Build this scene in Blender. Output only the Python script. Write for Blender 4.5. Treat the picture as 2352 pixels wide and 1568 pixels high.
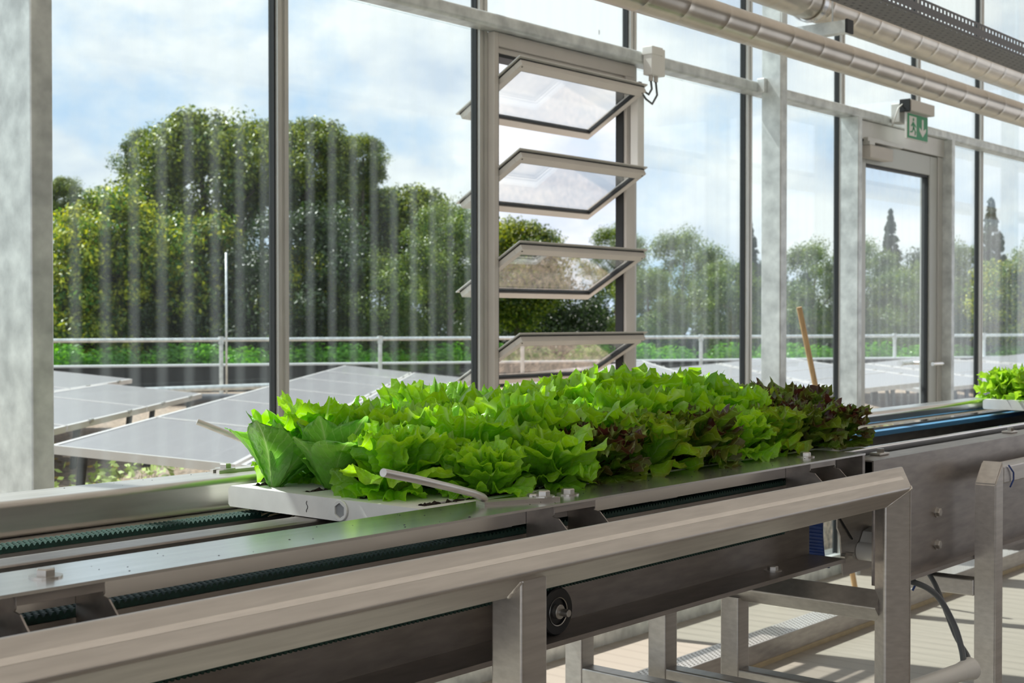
import bpy, bmesh, math, random
from math import sin, cos, pi, radians, atan2, sqrt
from mathutils import Vector, Matrix, Euler
for o in list(bpy.data.objects): bpy.data.objects.remove(o)
SC = bpy.context.scene
COL = SC.collection
R = random.Random(7)
# ------------------------------------------------------------------ camera
YAW = radians(40.2); CAMZ = 1.3; FPX = 3154.0
cam = bpy.data.cameras.new('camera'); cam_o = bpy.data.objects.new('camera', cam); COL.objects.link(cam_o)
cam.sensor_width = 36; cam.lens = FPX / 2352 * 36
cam.clip_end = 500; cam.clip_start = 0.02
cam_o.location = (0, 0, CAMZ)
cam_o.rotation_euler = (radians(90 - 0.89), 0, YAW - pi / 2)
cam.dof.use_dof = True; cam.dof.focus_distance = 2.25; cam.dof.aperture_fstop = 12
SC.camera = cam_o
FW = Vector((cos(YAW), sin(YAW), 0)); RT = Vector((sin(YAW), -cos(YAW), 0))
def at(D, s, z): return FW * D + RT * s + Vector((0, 0, z))          # depth, right, height
def far(px, D, z=0.0): return at(D, (px - 1176) / FPX * D, z)         # bearing at a real distance
def zat(py, D): return CAMZ - (py - 735) / FPX * D
# ------------------------------------------------------------------ view, world, sun
SC.view_settings.view_transform = 'Standard'; SC.view_settings.look = 'None'
SC.view_settings.exposure = 0.0; SC.view_settings.gamma = 1; SC.view_settings.use_curve_mapping = False
W = bpy.data.worlds.new('world'); SC.world = W; W.use_nodes = True
nt = W.node_tree; nt.nodes.clear()
def N(nt, t, **k):
    n = nt.nodes.new(t)
    for a, b in k.items():
        if hasattr(n, a): setattr(n, a, b)
        else: n.inputs[a].default_value = b
    return n
wo = N(nt, 'ShaderNodeOutputWorld'); bg = N(nt, 'ShaderNodeBackground')
tc = N(nt, 'ShaderNodeTexCoord')
mp = N(nt, 'ShaderNodeMapping'); mp.inputs['Scale'].default_value = (1, 1, 1.9); mp.inputs['Location'].default_value = (3.35, 1.25, .45)
nz = N(nt, 'ShaderNodeTexNoise'); nz.inputs['Scale'].default_value = 4.6; nz.inputs['Detail'].default_value = 9; nz.inputs['Roughness'].default_value = .55
cr = N(nt, 'ShaderNodeValToRGB'); cr.color_ramp.elements[0].position = .34; cr.color_ramp.elements[1].position = .49
nz2 = N(nt, 'ShaderNodeTexNoise'); nz2.inputs['Scale'].default_value = 9; nz2.inputs['Detail'].default_value = 6
cr2 = N(nt, 'ShaderNodeValToRGB'); cr2.color_ramp.elements[0].position = .36; cr2.color_ramp.elements[1].position = .58
cr2.color_ramp.elements[0].color = (.64, .70, .81, 1); cr2.color_ramp.elements[1].color = (.98, .97, .96, 1)
sep = N(nt, 'ShaderNodeSeparateXYZ'); gr = N(nt, 'ShaderNodeValToRGB')
gr.color_ramp.elements[0].position = .0; gr.color_ramp.elements[0].color = (.52, .70, .90, 1)
gr.color_ramp.elements[1].position = .6; gr.color_ramp.elements[1].color = (.30, .50, .84, 1)
mx = N(nt, 'ShaderNodeMixRGB')
L = nt.links.new
L(tc.outputs['Generated'], mp.inputs[0]); L(mp.outputs[0], nz.inputs[0]); L(mp.outputs[0], nz2.inputs[0])
L(nz.outputs[0], cr.inputs[0]); L(nz2.outputs[0], cr2.inputs[0])
L(tc.outputs['Generated'], sep.inputs[0]); L(sep.outputs[2], gr.inputs[0])
L(cr.outputs[0], mx.inputs[0]); L(gr.outputs[0], mx.inputs[1]); L(cr2.outputs[0], mx.inputs[2])
L(mx.outputs[0], bg.inputs[0]); bg.inputs[1].default_value = 1.28; L(bg.outputs[0], wo.inputs[0])
sun = bpy.data.lights.new('sun', 'SUN'); sun.energy = 8.5; sun.angle = radians(.6); sun.color = (1, .96, .90)
so = bpy.data.objects.new('sun', sun); COL.objects.link(so); so.location = (0, 12, 18)
so.rotation_euler = Vector((.24, -1, -1.5)).to_track_quat('-Z', 'Y').to_euler()

# ------------------------------------------------------------------ materials
def mat(name):
    m = bpy.data.materials.new(name); m.use_nodes = True
    return m, m.node_tree, m.node_tree.nodes['Principled BSDF']
def simple(name, col, rough=.5, metal=0, var=0, scale=20, bump=0, stretch=(1, 1, 1), spec=.5, coat=0, col2=None):
    m, t, b = mat(name)
    b.inputs['Base Color'].default_value = (*col, 1); b.inputs['Roughness'].default_value = rough
    b.inputs['Metallic'].default_value = metal; b.inputs['Specular IOR Level'].default_value = spec
    b.inputs['Coat Weight'].default_value = coat
    if var or bump or col2:
        c = N(t, 'ShaderNodeTexCoord'); p = N(t, 'ShaderNodeMapping'); p.inputs['Scale'].default_value = stretch
        n = N(t, 'ShaderNodeTexNoise'); n.inputs['Scale'].default_value = scale; n.inputs['Detail'].default_value = 6
        t.links.new(c.outputs['Object'], p.inputs[0]); t.links.new(p.outputs[0], n.inputs[0])
        r = N(t, 'ShaderNodeValToRGB'); r.color_ramp.elements[0].position = .3; r.color_ramp.elements[1].position = .7
        lo = [x * (1 - var) for x in col]; hi = [min(1, x * (1 + var)) for x in (col2 or col)]
        r.color_ramp.elements[0].color = (*lo, 1); r.color_ramp.elements[1].color = (*hi, 1)
        t.links.new(n.outputs[0], r.inputs[0]); t.links.new(r.outputs[0], b.inputs['Base Color'])
        if bump:
            bp = N(t, 'ShaderNodeBump'); bp.inputs['Strength'].default_value = bump; bp.inputs['Distance'].default_value = .01
            t.links.new(n.outputs[0], bp.inputs['Height']); t.links.new(bp.outputs[0], b.inputs['Normal'])
    return m
M = {}
M['steel'] = simple('brushed_stainless', (.62, .59, .56), .40, .85, .09, 9, .015, (1, 6, 14))
M['steel_dark'] = simple('dull_stainless', (.38, .35, .33), .42, .88, .14, 7, .02, (2, 6, 10))
M['steel_shiny'] = simple('smooth_stainless', (.74, .73, .72), .24, .95, .08, 6, .006, (1, 8, 8))
M['rail'] = simple('satin_stainless_rail', (.60, .57, .54), .36, .9, .10, 7, .01, (1, 8, 8))
M['weld_highlight'] = simple('weld_and_highlight_metal', (.84, .80, .76), .34, .8, .05, 30, .0, (1, 8, 8))  # weld bead metal, also the light stripe painted on the handrail
M['bolt'] = simple('bolt_metal', (.56, .54, .51), .38, .9, .1, 90)
M['galv'] = simple('galvanised_steel', (.60, .63, .63), .46, .55, .16, 16, .02, (1, 1, 1), col2=(.70, .73, .72))
M['alu'] = simple('aluminium_profile', (.62, .61, .58), .42, .45, .05, 8)
M['alu_white'] = simple('coated_window_frame', (.62, .58, .54), .45, .0, .03, 8)
M['gasket'] = simple('black_rubber_gasket', (.012, .014, .016), .5)
M['black'] = simple('black_plastic_and_shade', (.004, .004, .004), .7, spec=.15)  # black plastic, also stands in for shade inside the conveyors
M['belt'] = simple('green_belt_rubber', (.006, .040, .030), .6, 0, .4, 220)
M['belt_back'] = simple('cream_belt_backing', (.42, .32, .19), .6)
M['blue'] = simple('blue_belt_plastic', (.015, .05, .22), .45, 0, .15, 60)
M['white'] = simple('white_foam_plastic', (.80, .80, .77), .45, 0, .05, 30)
M['whiteg'] = simple('white_gloss_plastic', (.80, .79, .76), .35)
M['soil'] = simple('dark_potting_soil', (.022, .014, .008), .95, 0, .6, 260, .6)
M['floor'] = None
M['cable'] = simple('grey_cable', (.11, .12, .13), .45)
M['green_sign'] = simple('sign_green', (.0, .30, .11), .4)
M['wood'] = simple('wooden_handle', (.55, .36, .18), .5, 0, .2, 8, 0, (12, 12, 1))
M['rust'] = simple('pale_wood_batten', (.52, .42, .26), .6, 0, .1, 20)
M['pipe'] = simple('silver_foil_insulation', (.66, .60, .52), .30, .80, .09, 9, .05)
M['gravel'] = simple('roof_gravel', (.17, .12, .085), .9, 0, .6, 42, 1.0, col2=(.31, .23, .17))
M['parapet'] = simple('dark_roof_membrane', (.018, .021, .024), .6, 0, .3, 4)
M['capping'] = simple('light_metal_capping', (.62, .64, .66), .4, .4)
M['bark'] = simple('grey_bark', (.10, .075, .055), .9, 0, .4, 12, .4)
M['ground'] = simple('far_grass', (.09, .16, .03), .9, 0, .4, .4)
M['terra'] = simple('terracotta_red', (.42, .08, .05), .7)
M['pvframe'] = simple('panel_frame', (.72, .68, .66), .4, .5)

def floor_mat():
    m, t, b = mat('beige_floor_boards')
    c = N(t, 'ShaderNodeTexCoord'); w = N(t, 'ShaderNodeTexWave'); w.bands_direction = 'X'
    w.inputs['Scale'].default_value = 3.2; w.inputs['Distortion'].default_value = .15
    r = N(t, 'ShaderNodeValToRGB'); r.color_ramp.elements[0].position = 0.0; r.color_ramp.elements[1].position = .14
    r.color_ramp.elements[0].color = (.27, .24, .20, 1); r.color_ramp.elements[1].color = (.31, .275, .23, 1)
    t.links.new(c.outputs['Object'], w.inputs[0]); t.links.new(w.outputs['Fac'], r.inputs[0]); t.links.new(r.outputs[0], b.inputs['Base Color'])
    b.inputs['Roughness'].default_value = .55
    return m
M['floor'] = floor_mat()

def glass_mat(name, bands=0.0, tint=(.90, .95, .95), refl=1.0, pitch=.093):
    m = bpy.data.materials.new(name); m.use_nodes = True; t = m.node_tree; t.nodes.clear()
    out = N(t, 'ShaderNodeOutputMaterial'); tr = N(t, 'ShaderNodeBsdfTransparent'); tr.inputs[0].default_value = (*tint, 1)
    gl = N(t, 'ShaderNodeBsdfGlossy'); gl.inputs['Roughness'].default_value = .0
    g0 = N(t, 'ShaderNodeNewGeometry'); dt = N(t, 'ShaderNodeVectorMath', operation='DOT_PRODUCT'); t.links.new(g0.outputs['Incoming'], dt.inputs[0]); t.links.new(g0.outputs['Normal'], dt.inputs[1])
    ab = N(t, 'ShaderNodeMath', operation='ABSOLUTE'); t.links.new(dt.outputs['Value'], ab.inputs[0])
    om = N(t, 'ShaderNodeMath', operation='SUBTRACT'); om.inputs[0].default_value = 1; t.links.new(ab.outputs[0], om.inputs[1])
    pw = N(t, 'ShaderNodeMath', operation='POWER'); pw.inputs[1].default_value = 5; t.links.new(om.outputs[0], pw.inputs[0])
    fr = N(t, 'ShaderNodeMath', operation='MULTIPLY_ADD'); fr.inputs[1].default_value = .96; fr.inputs[2].default_value = .04; t.links.new(pw.outputs[0], fr.inputs[0])
    mu = N(t, 'ShaderNodeMath', operation='MULTIPLY'); mu.inputs[1].default_value = refl
    m1 = N(t, 'ShaderNodeMixShader')
    t.links.new(fr.outputs[0], mu.inputs[0]); t.links.new(mu.outputs[0], m1.inputs[0]); t.links.new(tr.outputs[0], m1.inputs[1]); t.links.new(gl.outputs[0], m1.inputs[2])
    last = m1
    # greyish film: regular soft vertical bands, fine drip streaks, light dust
    geo = N(t, 'ShaderNodeNewGeometry'); sx = N(t, 'ShaderNodeSeparateXYZ'); t.links.new(geo.outputs['Position'], sx.inputs[0])
    df = N(t, 'ShaderNodeBsdfDiffuse'); df.inputs[0].default_value = (.62, .72, .78, 1)
    tl = N(t, 'ShaderNodeBsdfTranslucent'); tl.inputs[0].default_value = (.62, .68, .70, 1)
    ms = N(t, 'ShaderNodeMixShader'); ms.inputs[0].default_value = .5
    t.links.new(df.outputs[0], ms.inputs[1]); t.links.new(tl.outputs[0], ms.inputs[2])
    a = N(t, 'ShaderNodeMath', operation='MULTIPLY'); a.inputs[1].default_value = 2 * pi / pitch
    t.links.new(sx.outputs[0], a.inputs[0])
    s = N(t, 'ShaderNodeMath', operation='SINE'); t.links.new(a.outputs[0], s.inputs[0])
    mr = N(t, 'ShaderNodeMapRange'); mr.inputs[1].default_value = .0; mr.inputs[2].default_value = 1.0; mr.inputs[3].default_value = .0; mr.inputs[4].default_value = bands
    t.links.new(s.outputs[0], mr.inputs[0])
    cm = N(t, 'ShaderNodeCombineXYZ'); b2 = N(t, 'ShaderNodeMath', operation='MULTIPLY'); b2.inputs[1].default_value = 14; t.links.new(sx.outputs[0], b2.inputs[0])
    b3 = N(t, 'ShaderNodeMath', operation='MULTIPLY'); b3.inputs[1].default_value = .35; t.links.new(sx.outputs[2], b3.inputs[0])
    t.links.new(b2.outputs[0], cm.inputs[0]); t.links.new(b3.outputs[0], cm.inputs[2])
    no = N(t, 'ShaderNodeTexNoise'); no.inputs['Scale'].default_value = 1.0; no.inputs['Detail'].default_value = 3; t.links.new(cm.outputs[0], no.inputs[0])
    m2 = N(t, 'ShaderNodeMapRange'); m2.inputs[1].default_value = .35; m2.inputs[2].default_value = .75; m2.inputs[3].default_value = .003 if bands else .015; m2.inputs[4].default_value = .024 if bands else .035
    t.links.new(no.outputs[0], m2.inputs[0])
    ad = N(t, 'ShaderNodeMath', operation='ADD'); t.links.new(mr.outputs[0], ad.inputs[0]); t.links.new(m2.outputs[0], ad.inputs[1])
    m3 = N(t, 'ShaderNodeMixShader'); t.links.new(ad.outputs[0], m3.inputs[0]); t.links.new(last.outputs[0], m3.inputs[1]); t.links.new(ms.outputs[0], m3.inputs[2])
    t.links.new(m3.outputs[0], out.inputs[0])
    return m
M['glass'] = glass_mat('streaked_wall_glass', .05)
M['louvre_glass'] = glass_mat('louvre_glass', 0, (.93, .94, .94), 1.2)

def sun_screen_mat():
    m = bpy.data.materials.new('sun_diffusing_screen'); m.use_nodes = True; t = m.node_tree; t.nodes.clear()
    out = N(t, 'ShaderNodeOutputMaterial'); a = N(t, 'ShaderNodeBsdfDiffuse'); b = N(t, 'ShaderNodeBsdfTranslucent')
    a.inputs[0].default_value = (.60, .58, .56, 1); b.inputs[0].default_value = (.68, .65, .61, 1)
    x = N(t, 'ShaderNodeMixShader'); x.inputs[0].default_value = .5
    t.links.new(a.outputs[0], x.inputs[1]); t.links.new(b.outputs[0], x.inputs[2]); t.links.new(x.outputs[0], out.inputs[0])
    return m
M['unseen_roof_screen'] = sun_screen_mat()

def leaf_mat(name, trans=.45, rough=.35, spec=.4, bump=.25, scale=60, tint=(1, 1, 1)):
    m, t, b = mat(name)
    at_ = N(t, 'ShaderNodeVertexColor'); at_.layer_name = 'Col'
    c = N(t, 'ShaderNodeTexCoord'); n = N(t, 'ShaderNodeTexNoise'); n.inputs['Scale'].default_value = scale; n.inputs['Detail'].default_value = 4
    t.links.new(c.outputs['Object'], n.inputs[0])
    mr = N(t, 'ShaderNodeMapRange'); mr.inputs[3].default_value = .7; mr.inputs[4].default_value = 1.3; t.links.new(n.outputs[0], mr.inputs[0])
    mu = N(t, 'ShaderNodeMixRGB', blend_type='MULTIPLY'); mu.inputs[0].default_value = 1
    t.links.new(at_.outputs[0], mu.inputs[1]); t.links.new(mr.outputs[0], mu.inputs[2])
    vein = None
    if bump:
        uv = N(t, 'ShaderNodeUVMap'); uv.uv_map = 'UV'; su = N(t, 'ShaderNodeSeparateXYZ'); t.links.new(uv.outputs[0], su.inputs[0])
        def mth(op, a, b_=None, c_=None):
            q = N(t, 'ShaderNodeMath', operation=op)
            for i, z in enumerate((a, b_, c_)):
                if z is None: continue
                if isinstance(z, (int, float)): q.inputs[i].default_value = z
                else: t.links.new(z, q.inputs[i])
            return q.outputs[0]
        au = mth('ABSOLUTE', mth('SUBTRACT', mth('MULTIPLY', su.outputs[0], 2.0), 1.0))
        ph = mth('ADD', mth('MULTIPLY', au, 3.6), mth('MULTIPLY', mth('SUBTRACT', 1.0, su.outputs[1]), 7.0))
        ph = mth('ADD', ph, mth('MULTIPLY', n.outputs[0], .55))
        pp = mth('PINGPONG', ph, .5)
        side = mth('SMOOTH_MIN', mth('MAXIMUM', mth('SUBTRACT', 1.0, mth('MULTIPLY', pp, 11.0)), 0.0), 1.0, .1)
        ribm = mth('MAXIMUM', mth('SUBTRACT', 1.0, mth('MULTIPLY', au, 26.0)), 0.0)
        vein = mth('MAXIMUM', mth('MULTIPLY', side, .55), ribm)
        m3 = N(t, 'ShaderNodeMixRGB'); t.links.new(mth('MULTIPLY', vein, .55), m3.inputs[0]); t.links.new(mu.outputs[0], m3.inputs[1]); m3.inputs[2].default_value = (.50, .70, .26, 1)
        mu = m3
    t.links.new(mu.outputs[0], b.inputs['Base Color'])
    b.inputs['Roughness'].default_value = rough; b.inputs['Specular IOR Level'].default_value = spec
    if bump:
        bp = N(t, 'ShaderNodeBump'); bp.inputs['Strength'].default_value = bump; bp.inputs['Distance'].default_value = .004
        t.links.new(mth('SUBTRACT', mth('MULTIPLY', n.outputs[0], 1.0), mth('MULTIPLY', vein, .5)), bp.inputs['Height']); t.links.new(bp.outputs[0], b.inputs['Normal'])
    tl = N(t, 'ShaderNodeBsdfTranslucent'); hs = N(t, 'ShaderNodeHueSaturation'); hs.inputs['Value'].default_value = 1.5; hs.inputs['Saturation'].default_value = 1.05
    hs.inputs['Hue'].default_value = .488
    t.links.new(mu.outputs[0], hs.inputs['Color']); t.links.new(hs.outputs[0], tl.inputs[0])
    mx = N(t, 'ShaderNodeMixShader'); mx.inputs[0].default_value = trans
    out = t.nodes['Material Output']
    t.links.new(b.outputs[0], mx.inputs[1]); t.links.new(tl.outputs[0], mx.inputs[2]); t.links.new(mx.outputs[0], out.inputs[0])
    return m
M['lettuce'] = leaf_mat('lettuce_leaf', .46, .30, .55, .35, 90)
M['tree'] = leaf_mat('tree_leaf', .35, .38, .6, 0, .7)

def pv_mat():
    m, t, b = mat('solar_cells')
    c = N(t, 'ShaderNodeTexCoord'); br = N(t, 'ShaderNodeTexBrick'); br.offset = 0
    br.inputs['Scale'].default_value = 1; br.inputs['Brick Width'].default_value = .155; br.inputs['Row Height'].default_value = .155; br.inputs['Mortar Size'].default_value = .003
    br.inputs['Color1'].default_value = (.20, .172, .180, 1); br.inputs['Color2'].default_value = (.21, .180, .187, 1); br.inputs['Mortar'].default_value = (.27, .24, .25, 1)  # cell tones raised to paint in the glare on the panels
    t.links.new(c.outputs['Object'], br.inputs[0]); t.links.new(br.outputs[0], b.inputs['Base Color'])
    b.inputs['Roughness'].default_value = .45; b.inputs['Specular IOR Level'].default_value = 1.0
    b.inputs['Coat Weight'].default_value = 1; b.inputs['Coat Roughness'].default_value = .30; b.inputs['Coat IOR'].default_value = 1.7
    return m
M['pv'] = pv_mat()

# ------------------------------------------------------------------ mesh helpers
class MB:
    def __init__(s): s.bm = bmesh.new()
    def box(s, a, b, bev=0):
        x0, y0, z0 = a; x1, y1, z1 = b
        v = [s.bm.verts.new(p) for p in ((x0,y0,z0),(x1,y0,z0),(x1,y1,z0),(x0,y1,z0),(x0,y0,z1),(x1,y0,z1),(x1,y1,z1),(x0,y1,z1))]
        f = [s.bm.faces.new([v[i] for i in q]) for q in ((3,2,1,0),(4,5,6,7),(0,1,5,4),(1,2,6,5),(2,3,7,6),(3,0,4,7))]
        if bev:
            es = list({e for q in f for e in q.edges})
            bmesh.ops.bevel(s.bm, geom=es, offset=bev, segments=2, affect='EDGES', profile=.5)
        return s
    def loft(s, rings, closed=True, caps=True):
        vs = [[s.bm.verts.new(p) for p in r] for r in rings]
        n = len(vs[0])
        for a, b in zip(vs, vs[1:]):
            for i in range(n if closed else n - 1):
                j = (i + 1) % n
                s.bm.faces.new((a[i], a[j], b[j], b[i]))
        if caps and closed:
            s.bm.faces.new(vs[0][::-1]); s.bm.faces.new(vs[-1])
        return s
    def cyl(s, p0, p1, r, n=16, r2=None, caps=True):
        return s.tube([p0, p1], r, n, r2=r2, caps=caps)
    def tube(s, pts, r, n=10, r2=None, caps=True):
        pts = [Vector(p) for p in pts]; rings = []
        up = None
        for i, p in enumerate(pts):
            d = (pts[min(i+1, len(pts)-1)] - pts[max(i-1, 0)]).normalized()
            if up is None:
                up = Vector((0, 0, 1)) if abs(d.z) < .9 else Vector((1, 0, 0))
            x = d.cross(up).normalized(); y = x.cross(d).normalized(); up = y
            rr = r if r2 is None else r + (r2 - r) * i / (len(pts) - 1)
            rings.append([p + x * cos(2*pi*k/n) * rr + y * sin(2*pi*k/n) * rr for k in range(n)])
        return s.loft(rings, caps=caps)
    def prism(s, poly, axis, a, b):           # poly in the two other axes, extruded on axis a..b
        def P(u, v, w):
            return {'x': (w, u, v), 'y': (u, w, v), 'z': (u, v, w)}[axis]
        return s.loft([[P(u, v, a) for u, v in poly], [P(u, v, b) for u, v in poly]])
    def build(s, name, m, parent=None, smooth=False, loc=None):
        bmesh.ops.recalc_face_normals(s.bm, faces=s.bm.faces)
        me = bpy.data.meshes.new(name); s.bm.to_mesh(me); s.bm.free()
        o = bpy.data.objects.new(name, me); COL.objects.link(o)
        if isinstance(m, (list, tuple)):
            for q in m: me.materials.append(q)
        elif m: me.materials.append(m)
        if parent: o.parent = parent
        if loc: o.location = loc
        if smooth:
            for p in me.polygons: p.use_smooth = True
            if smooth == 'auto':
                me.set_sharp_from_angle(angle=radians(40)); w_ = o.modifiers.new('n', 'WEIGHTED_NORMAL'); w_.keep_sharp = True; w_.weight = 100
        return o
def tag(o, label=None, cat=None, group=None, kind=None):
    if label: o['label'] = label
    if cat: o['category'] = cat
    if group: o['group'] = group
    if kind: o['kind'] = kind
    return o
def empty(name, loc=(0, 0, 0), rz=0):
    o = bpy.data.objects.new(name, None); COL.objects.link(o); o.location = loc; o.rotation_euler.z = rz; o.empty_display_size = .1
    return o
def kids(o): return [c for c in COL.objects if c.parent == o]
def copy_tree(o, parent=None):
    c = o.copy(); COL.objects.link(c); c.parent = parent
    for ch in kids(o): copy_tree(ch, c)
    return c
def loose(o):
    me = o.data; bm = bmesh.new(); bm.from_mesh(me); bm.verts.ensure_lookup_table(); seen = set(); groups = []
    for v in bm.verts:
        if v.index in seen: continue
        st = [v]; seen.add(v.index); g = []
        while st:
            q = st.pop(); g.append(q.index)
            for e in q.link_edges:
                w = e.other_vert(q)
                if w.index not in seen: seen.add(w.index); st.append(w)
        groups.append(set(g))
    bm.free()
    if len(groups) < 2: return o
    for g in groups[1:]:
        c = o.copy(); c.data = me.copy(); COL.objects.link(c); bm = bmesh.new(); bm.from_mesh(c.data)
        bmesh.ops.delete(bm, geom=[v for v in bm.verts if v.index not in g], context='VERTS'); bm.to_mesh(c.data); bm.free()
    bm = bmesh.new(); bm.from_mesh(me); bmesh.ops.delete(bm, geom=[v for v in bm.verts if v.index not in groups[0]], context='VERTS'); bm.to_mesh(me); bm.free()
    return o
def struct(o, label=None, cat=None):
    o['kind'] = 'structure'
    if label: o['label'] = label
    if cat: o['category'] = cat
    return o
def rsq(w, h, r, n=4, rot=0, cx=0, cy=0):       # rounded rectangle outline
    out = []
    for k, (sx, sy) in enumerate(((1, 1), (-1, 1), (-1, -1), (1, -1))):
        for i in range(n + 1):
            a = pi/2 * k + pi/2 * i / n
            x = sx * (w/2 - r) + r * cos(a); y = sy * (h/2 - r) + r * sin(a)
            out.append((cx + x * cos(rot) - y * sin(rot), cy + x * sin(rot) + y * cos(rot)))
    return out
def hexbolt(name, x, y, z, parent, up=Vector((0, 0, 1)), s=.0105, washer=.0175, rz=0):
    b = MB()
    q = up.to_track_quat('Z', 'Y').to_matrix()
    def ring(r, h, n, ph=0): return [Vector((x, y, z)) + q @ Vector((r*cos(2*pi*k/n+ph+rz), r*sin(2*pi*k/n+ph+rz), h)) for k in range(n)]
    b.loft([ring(washer, 0, 24), ring(washer, .0022, 24)])
    b.loft([ring(s, .0022, 6), ring(s, .0085, 6), ring(s*.86, .0100, 6)])
    return b.build(name, M['bolt'], parent)

# ------------------------------------------------------------------ setting: floor, ceiling, walls
YW = 3.3; PITCH = .93; MX = [2.773 + PITCH * k for k in range(-5, 12)]
struct(MB().box((-5, -7, -.1), (16, YW - .03, 0)).build('floor', M['floor']), 'beige ribbed greenhouse floor with sun stripes below the conveyors', 'floor')
struct(MB().box((-5, -7, 4.00), (16, YW + .1, 4.03)).build('unseen_roof_screen', M['unseen_roof_screen']), 'unseen translucent roof screen, set to diffuse sun and shade the handrail', 'unseen_roof_screen')  # out of view; height set so sun reaches the lettuce, not the handrail
struct(MB().box((-5, -7.1, 0), (16, -7, 4.0)).build('unseen_wall_back', simple('darkened_inner_wall', (.085, .075, .065), .7)), 'unseen rear wall of the greenhouse, darkened to dim the steel facing it', 'wall')  # out of view; dark colour keeps the front-facing steel dim
# sill kerb at the glass foot
struct(MB().box((-5, YW - .05, 0), (16, YW + .07, .10)).build('baseboard_window_side', M['galv']))
ntr = [0]
def trim(b, m, label=None, smooth=False):
    ntr[0] += 1
    return struct(b.build('trim_%d' % ntr[0], m, smooth=smooth), label)
# horizontal purlin (galvanised, round nosed)
b = MB(); b.prism(rsq(.085, .052, .014, cx=3.235, cy=2.362), 'x', -5, 16)
purl = trim(b, M['galv'], 'galvanised horizontal rail running across the glass wall', 'auto')
b = MB(); b.prism(rsq(.085, .06, .014, cx=3.235, cy=3.9), 'x', -5, 16); trim(b, M['galv'], smooth='auto')
LOUV = 4  # louvre bay lies between MX[i]=3.703 and 4.633
def mull(x, z0, z1, idx=None):
    b = MB()
    b.prism([(x-.021, 3.272), (x-.021, 3.262), (x-.006, 3.262), (x-.006, 3.268), (x+.006, 3.268), (x+.006, 3.262), (x+.021, 3.262), (x+.021, 3.300), (x-.021, 3.300)], 'z', z0, z1)
    o = trim(b, M['alu'])
    MB().box((x-.0265, 3.274, z0), (x-.0212, 3.300, z1)).build('gasket', M['gasket'], o)
    return o
for x in MX:
    if abs(x - 7.423) < .05:
        mull(x, 2.39, 4.0)          # above the door only
    else:
        mull(x, .1, 4.0)
# panes
nw = [0]
def pane(x0, x1, z0, z1, label=None):
    nw[0] += 1
    o = MB().box((x0, 3.288, z0), (x1, 3.293, z1)).build('window_%d' % nw[0], M['glass'])
    return struct(o, label)
DX0, DX1 = 6.52, 7.66
for a, c in zip(MX, MX[1:]):
    pane(a + .021, c - .0265, 2.338, 3.86)
    if abs(a - 3.703) < .05: continue
    if abs(a - 6.493) < .05: continue
    if abs(a - 7.423) < .05: pane(DX1 + .06, c - .0265, .1, 2.34); continue
    pane(a + .021, c - .0265, .1, 2.34)
# steel columns
def column(x, y0, y1, lab):
    b = MB(); b.prism(rsq(.062, y1 - y0, .006, cx=x + .031, cy=(y0 + y1) / 2), 'z', 0, 4.0)
    return trim(b, M['galv'], lab, 'auto')
column(1.822, 3.09, 3.262, 'galvanised steel column at the left edge of the photo')
column(5.54, 3.09, 3.19, 'galvanised steel column between the louvre window and the exit door')
column(9.26, 3.09, 3.19, 'galvanised steel column far beyond the door')
column(-1.9, 3.09, 3.19, 'galvanised steel column behind the left edge')
# purlin end clips on the column
b = MB(); b.box((5.515, 3.16, 2.335), (5.54, 3.20, 2.40), .003); trim(b, M['galv'])
# ------------------------------------------------------------------ louvre window
lw = struct(empty('window_louvre', (4.17, 3.3, 1.5)), 'tall louvre window with four tilted glass slats standing open', 'window')
lw.name = 'window_%d' % (nw[0] + 1); nw[0] += 1
def under(o, p):
    o.parent = p; o.matrix_parent_inverse = Matrix.Translation(p.location).inverted(); return o
LX0, LX1 = 3.735, 4.545
b = MB()
b.box((3.727, 3.232, .9), (3.752, 3.284, 2.335), .003)
b.box((3.752, 3.232, 2.285), (4.60, 3.282, 2.334), .003)
b.box((3.752, 3.245, 2.262), (4.545, 3.280, 2.2845), .003)
b.box((4.545, 3.236, .9), (4.608, 3.284, 2.335), .003)
b.box((3.727, 3.225, .87), (4.61, 3.345, .93), .003)
under(b.build('outer_frame', M['alu_white']), lw)
b = MB(); b.box((4.538, 3.248, .93), (4.5448, 3.284, 2.262)); b.box((3.752, 3.245, 2.250), (4.545, 3.33, 2.262)); b.box((3.752, 3.235, .93), (3.756, 3.34, 2.262))
under(b.build('gasket', M['gasket']), lw)
b = MB(); b.box((4.553, 3.185, 1.905), (4.598, 3.222, 2.235), .003); act = under(b.build('actuator_box', M['whiteg']), lw)
b = MB(); b.box((4.565, 3.1835, 2.05), (4.571, 3.186, 2.085)); under(b.build('slot', M['gasket']), act).parent = lw
b = MB(); b.box((4.570, 3.19, 2.235), (4.59, 3.215, 2.262), .002); under(b.build('plug', M['gasket']), lw)
proto = None
TILT = radians(-30)      # inner edge up
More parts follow.
